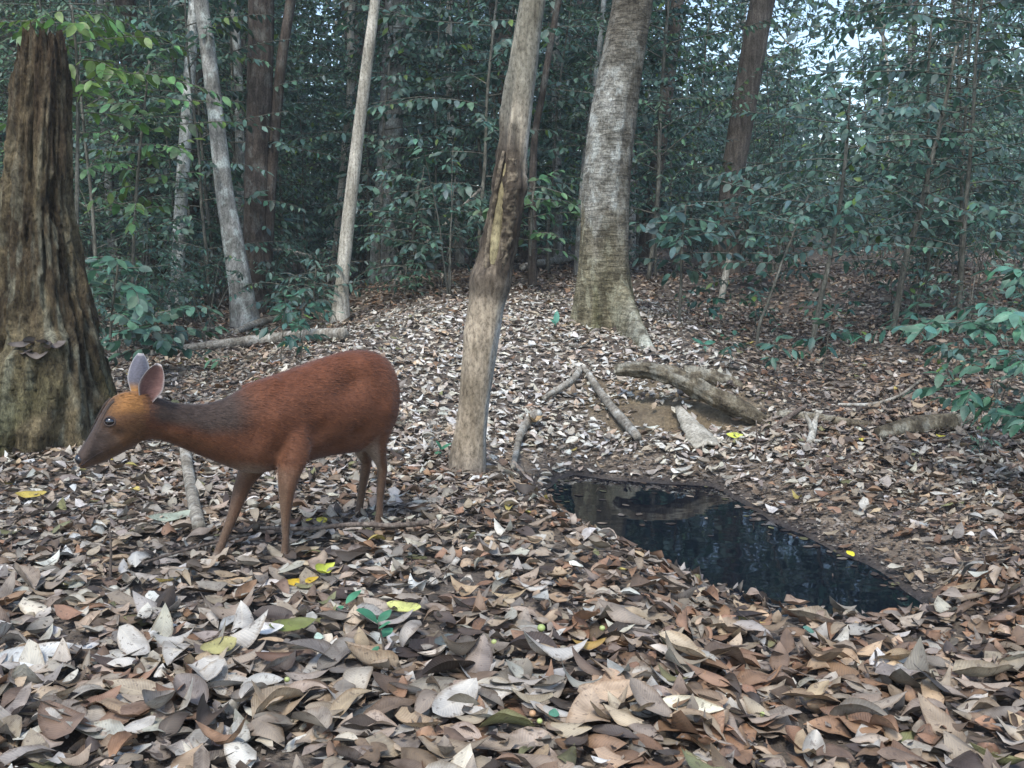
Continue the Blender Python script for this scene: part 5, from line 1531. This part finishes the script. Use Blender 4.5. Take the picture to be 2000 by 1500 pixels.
px_plant('shrub', 'leafy plant growing between the dead stump and the white mottled tree', 'shrub', [(215, 660, 6), (220, 600, 5), (228, 540, 5), (232, 500, 4)], 5.6, rand_sprays(18, .1, 1, .2, .4), .095, (.075, .155, .105), ratio=.28)
px_plant('shrub', 'low plant with large broad leaves in front of the leaning grey tree', 'shrub', [(300, 690, 5), (302, 650, 5), (306, 610, 4)], 6.2, rand_sprays(14, .1, 1, .2, .38), .11, (.07, .145, .10), ratio=.30)
px_plant('shrub', 'dark low plant at the foot of the forked dark tree', 'shrub', [(560, 610, 4), (563, 575, 4), (566, 545, 4)], 8.6, rand_sprays(14, .1, 1, .2, .4), .10, BG2, ratio=.25)
# branch with large leaves reaching in over the slope on the right: plant stands just outside the view
def side_branch(name, label, bx, by, h, tips, leaf, tint, ratio=.22):
    b = np.array([bx, by, gz(bx, by)])
    G, LV = Geo(), Leaves()
    V, Q, T, _ = tube(np.array([[0, 0, -.05], [.02, .02, h * .5], [0, 0, h]]), np.array([.012, .010, .006]), 8, n=16); G.add(V, Q, T)
    for (u, v, y, f) in tips:
        tip = at(u, v, y) - b; st = np.array([0, 0, h * f]); d = tip - st; ll = np.linalg.norm(d)
        pts = spray(G, LV, st, d + np.array([0, 0, .10 * ll]), ll, leaf, .18, .0035, leaf * .32, flat=.3, bare=.10)
        for k in (3, 4, 5):
            for sg in (-1, 1):
                dd = unit(d); sdv = unit(np.cross(dd, [0, 0, 1.0])) * sg
                spray(G, LV, pts[k], dd * .8 + sdv * .8, ll * .28, leaf, .3, .002, leaf * .34, flat=.3)
    root = empty(name, b, label, 'shrub')
    link('stem', G.mesh('stem'), M['stem'], root); link('foliage', LV.mesh('foliage', tint, ratio, 7, 0.0), M['green'], root)
side_branch('overhanging_shrub', 'shrub whose long leafy branch reaches over the dark leaf slope', 2.62, 4.55, .75, [(1745, 585, 4.3, .8), (1860, 640, 4.2, .7), (1900, 540, 4.5, .95)], .10, (.075, .17, .115), .23)
side_branch('overhanging_shrub', 'low shrub with glossy leaves beside the mossy log', 2.35, 4.1, .42, [(1880, 790, 3.9, .8), (1850, 850, 3.9, .5), (1940, 740, 3.8, 1.0)], .085, (.07, .17, .11), .24)
# the two seedlings in front of the deer
def seedling(label, u, v, leaves_px, y=None, tint=(.075, .26, .14), w=5):
    b = on_ground(u, v); y = b[1]
    G, LV = Geo(), Leaves()
    top = None
    for (u0, v0, u1, v1, dyy) in leaves_px:
        p0, p1 = at(u0, v0, y), at(u1, v1, y + dyy)
        LV.add(p0 - b, p1 - p0, np.array([rng.normal(0, .2), -.55, 1.0]), np.linalg.norm(p1 - p0))
        if top is None or p0[2] > top[2]: top = p0
    mid = (top + b) / 2 + np.array([.008, 0, 0])
    V, Q, T, _ = tube(np.array([[0, 0, -.03], mid - b, top - b]), np.array([.0028, .0022, .0016]), 6, n=12); G.add(V, Q, T)
    for (u0, v0, *_r) in leaves_px:
        p0 = at(u0, v0, y) - b; a = (top - b) * min(1, max(.2, p0[2] / max(top[2] - b[2], 1e-3)) * .92)
        V, Q, T, _ = tube(np.array([a, p0]), np.array([.0014, .0012]), 5); G.add(V, Q, T)
    root = empty('seedling', b, label, 'seedling')
    n = len(LV.P)
    link('stem', G.mesh('stem'), M['twig'], root); link('foliage', LV.mesh('foliage', tint, .23, 8, 0.0, cols=np.array(tint)[None] * rng.uniform(.8, 1.2, (n, 1))), M['green'], root)
seedling('green seedling with five teal leaves in the foreground litter', 745, 1325, [(738, 1215, 705, 1185, -.04), (738, 1215, 765, 1190, .03), (740, 1225, 762, 1215, -.03), (742, 1245, 768, 1222, .03), (740, 1262, 722, 1278, -.02)])
seedling('small green seedling with one bent leaf behind the five leaved seedling', 690, 1212, [(675, 1180, 702, 1145, .03), (672, 1184, 655, 1190, -.02)])
seedling('little green seedling with one upright leaf on the bright mound', 1086, 650, [(1086, 632, 1088, 606, .02), (1086, 636, 1078, 622, -.02)], tint=(.08, .27, .19))
seedling('tiny green seedling at the foot of the scarred tree', 862, 905, [(862, 878, 852, 860, -.02), (862, 878, 880, 862, .02), (862, 884, 848, 884, -.02)])
seedling('thin green seedling lying over dry leaves near the pool', 1590, 1260, [(1592, 1236, 1572, 1222, -.02), (1592, 1236, 1616, 1226, .02), (1594, 1244, 1620, 1248, 0)], tint=(.14, .30, .22))
seedling('small green seedling beside the buttress root on the slope', 1375, 690, [(1375, 672, 1352, 660, -.02), (1375, 672, 1398, 662, .02), (1375, 676, 1384, 690, -.03)], tint=(.08, .24, .16))

px_plant('sapling', 'sapling with bright yellow green leaves just behind the broken top of the dead stump', 'sapling', [(150, 640, 9), (150, 400, 8), (152, 250, 7), (150, 120, 6), (140, 10, 4)], 6.3, rand_sprays(22, .55, 1, .3, .6), .12, (.10, .20, .055), ratio=.27, yellow=.3)
px_plant('sapling', 'sapling with bright green leaves between the dead stump and the white mottled tree', 'sapling', [(258, 600, 7), (262, 450, 7), (270, 330, 6), (280, 230, 5), (292, 120, 4)], 7.4, rand_sprays(24, .3, 1, .3, .65), .11, (.095, .19, .075), ratio=.25, yellow=.15)

# ================================================================== HAZE
hz = np.array([(x, y, z) for z in (-1.6, 17.5) for y in (-42, 172) for x in (-132, 132)], float)
hq = [(0, 2, 3, 1), (4, 5, 7, 6), (0, 1, 5, 4), (2, 6, 7, 3), (0, 4, 6, 2), (1, 3, 7, 5)]
m = bpy.data.materials.new('forest_haze'); m.use_nodes = True
nt = m.node_tree; nt.nodes.remove(nt.nodes['Principled BSDF'])
pv = nt.nodes.new('ShaderNodeVolumePrincipled')
pv.inputs['Color'].default_value = (0.86, 0.94, 0.97, 1)
pv.inputs['Density'].default_value = 0.0024
pv.inputs['Anisotropy'].default_value = 0.2
nt.links.new(pv.outputs[0], nt.nodes['Material Output'].inputs['Volume'])
haze = link('haze', make_mesh('haze', hz, hq, smooth_shade=False), m)
tag(haze, 'thin pale humid air filling the forest', None, kind='stuff')
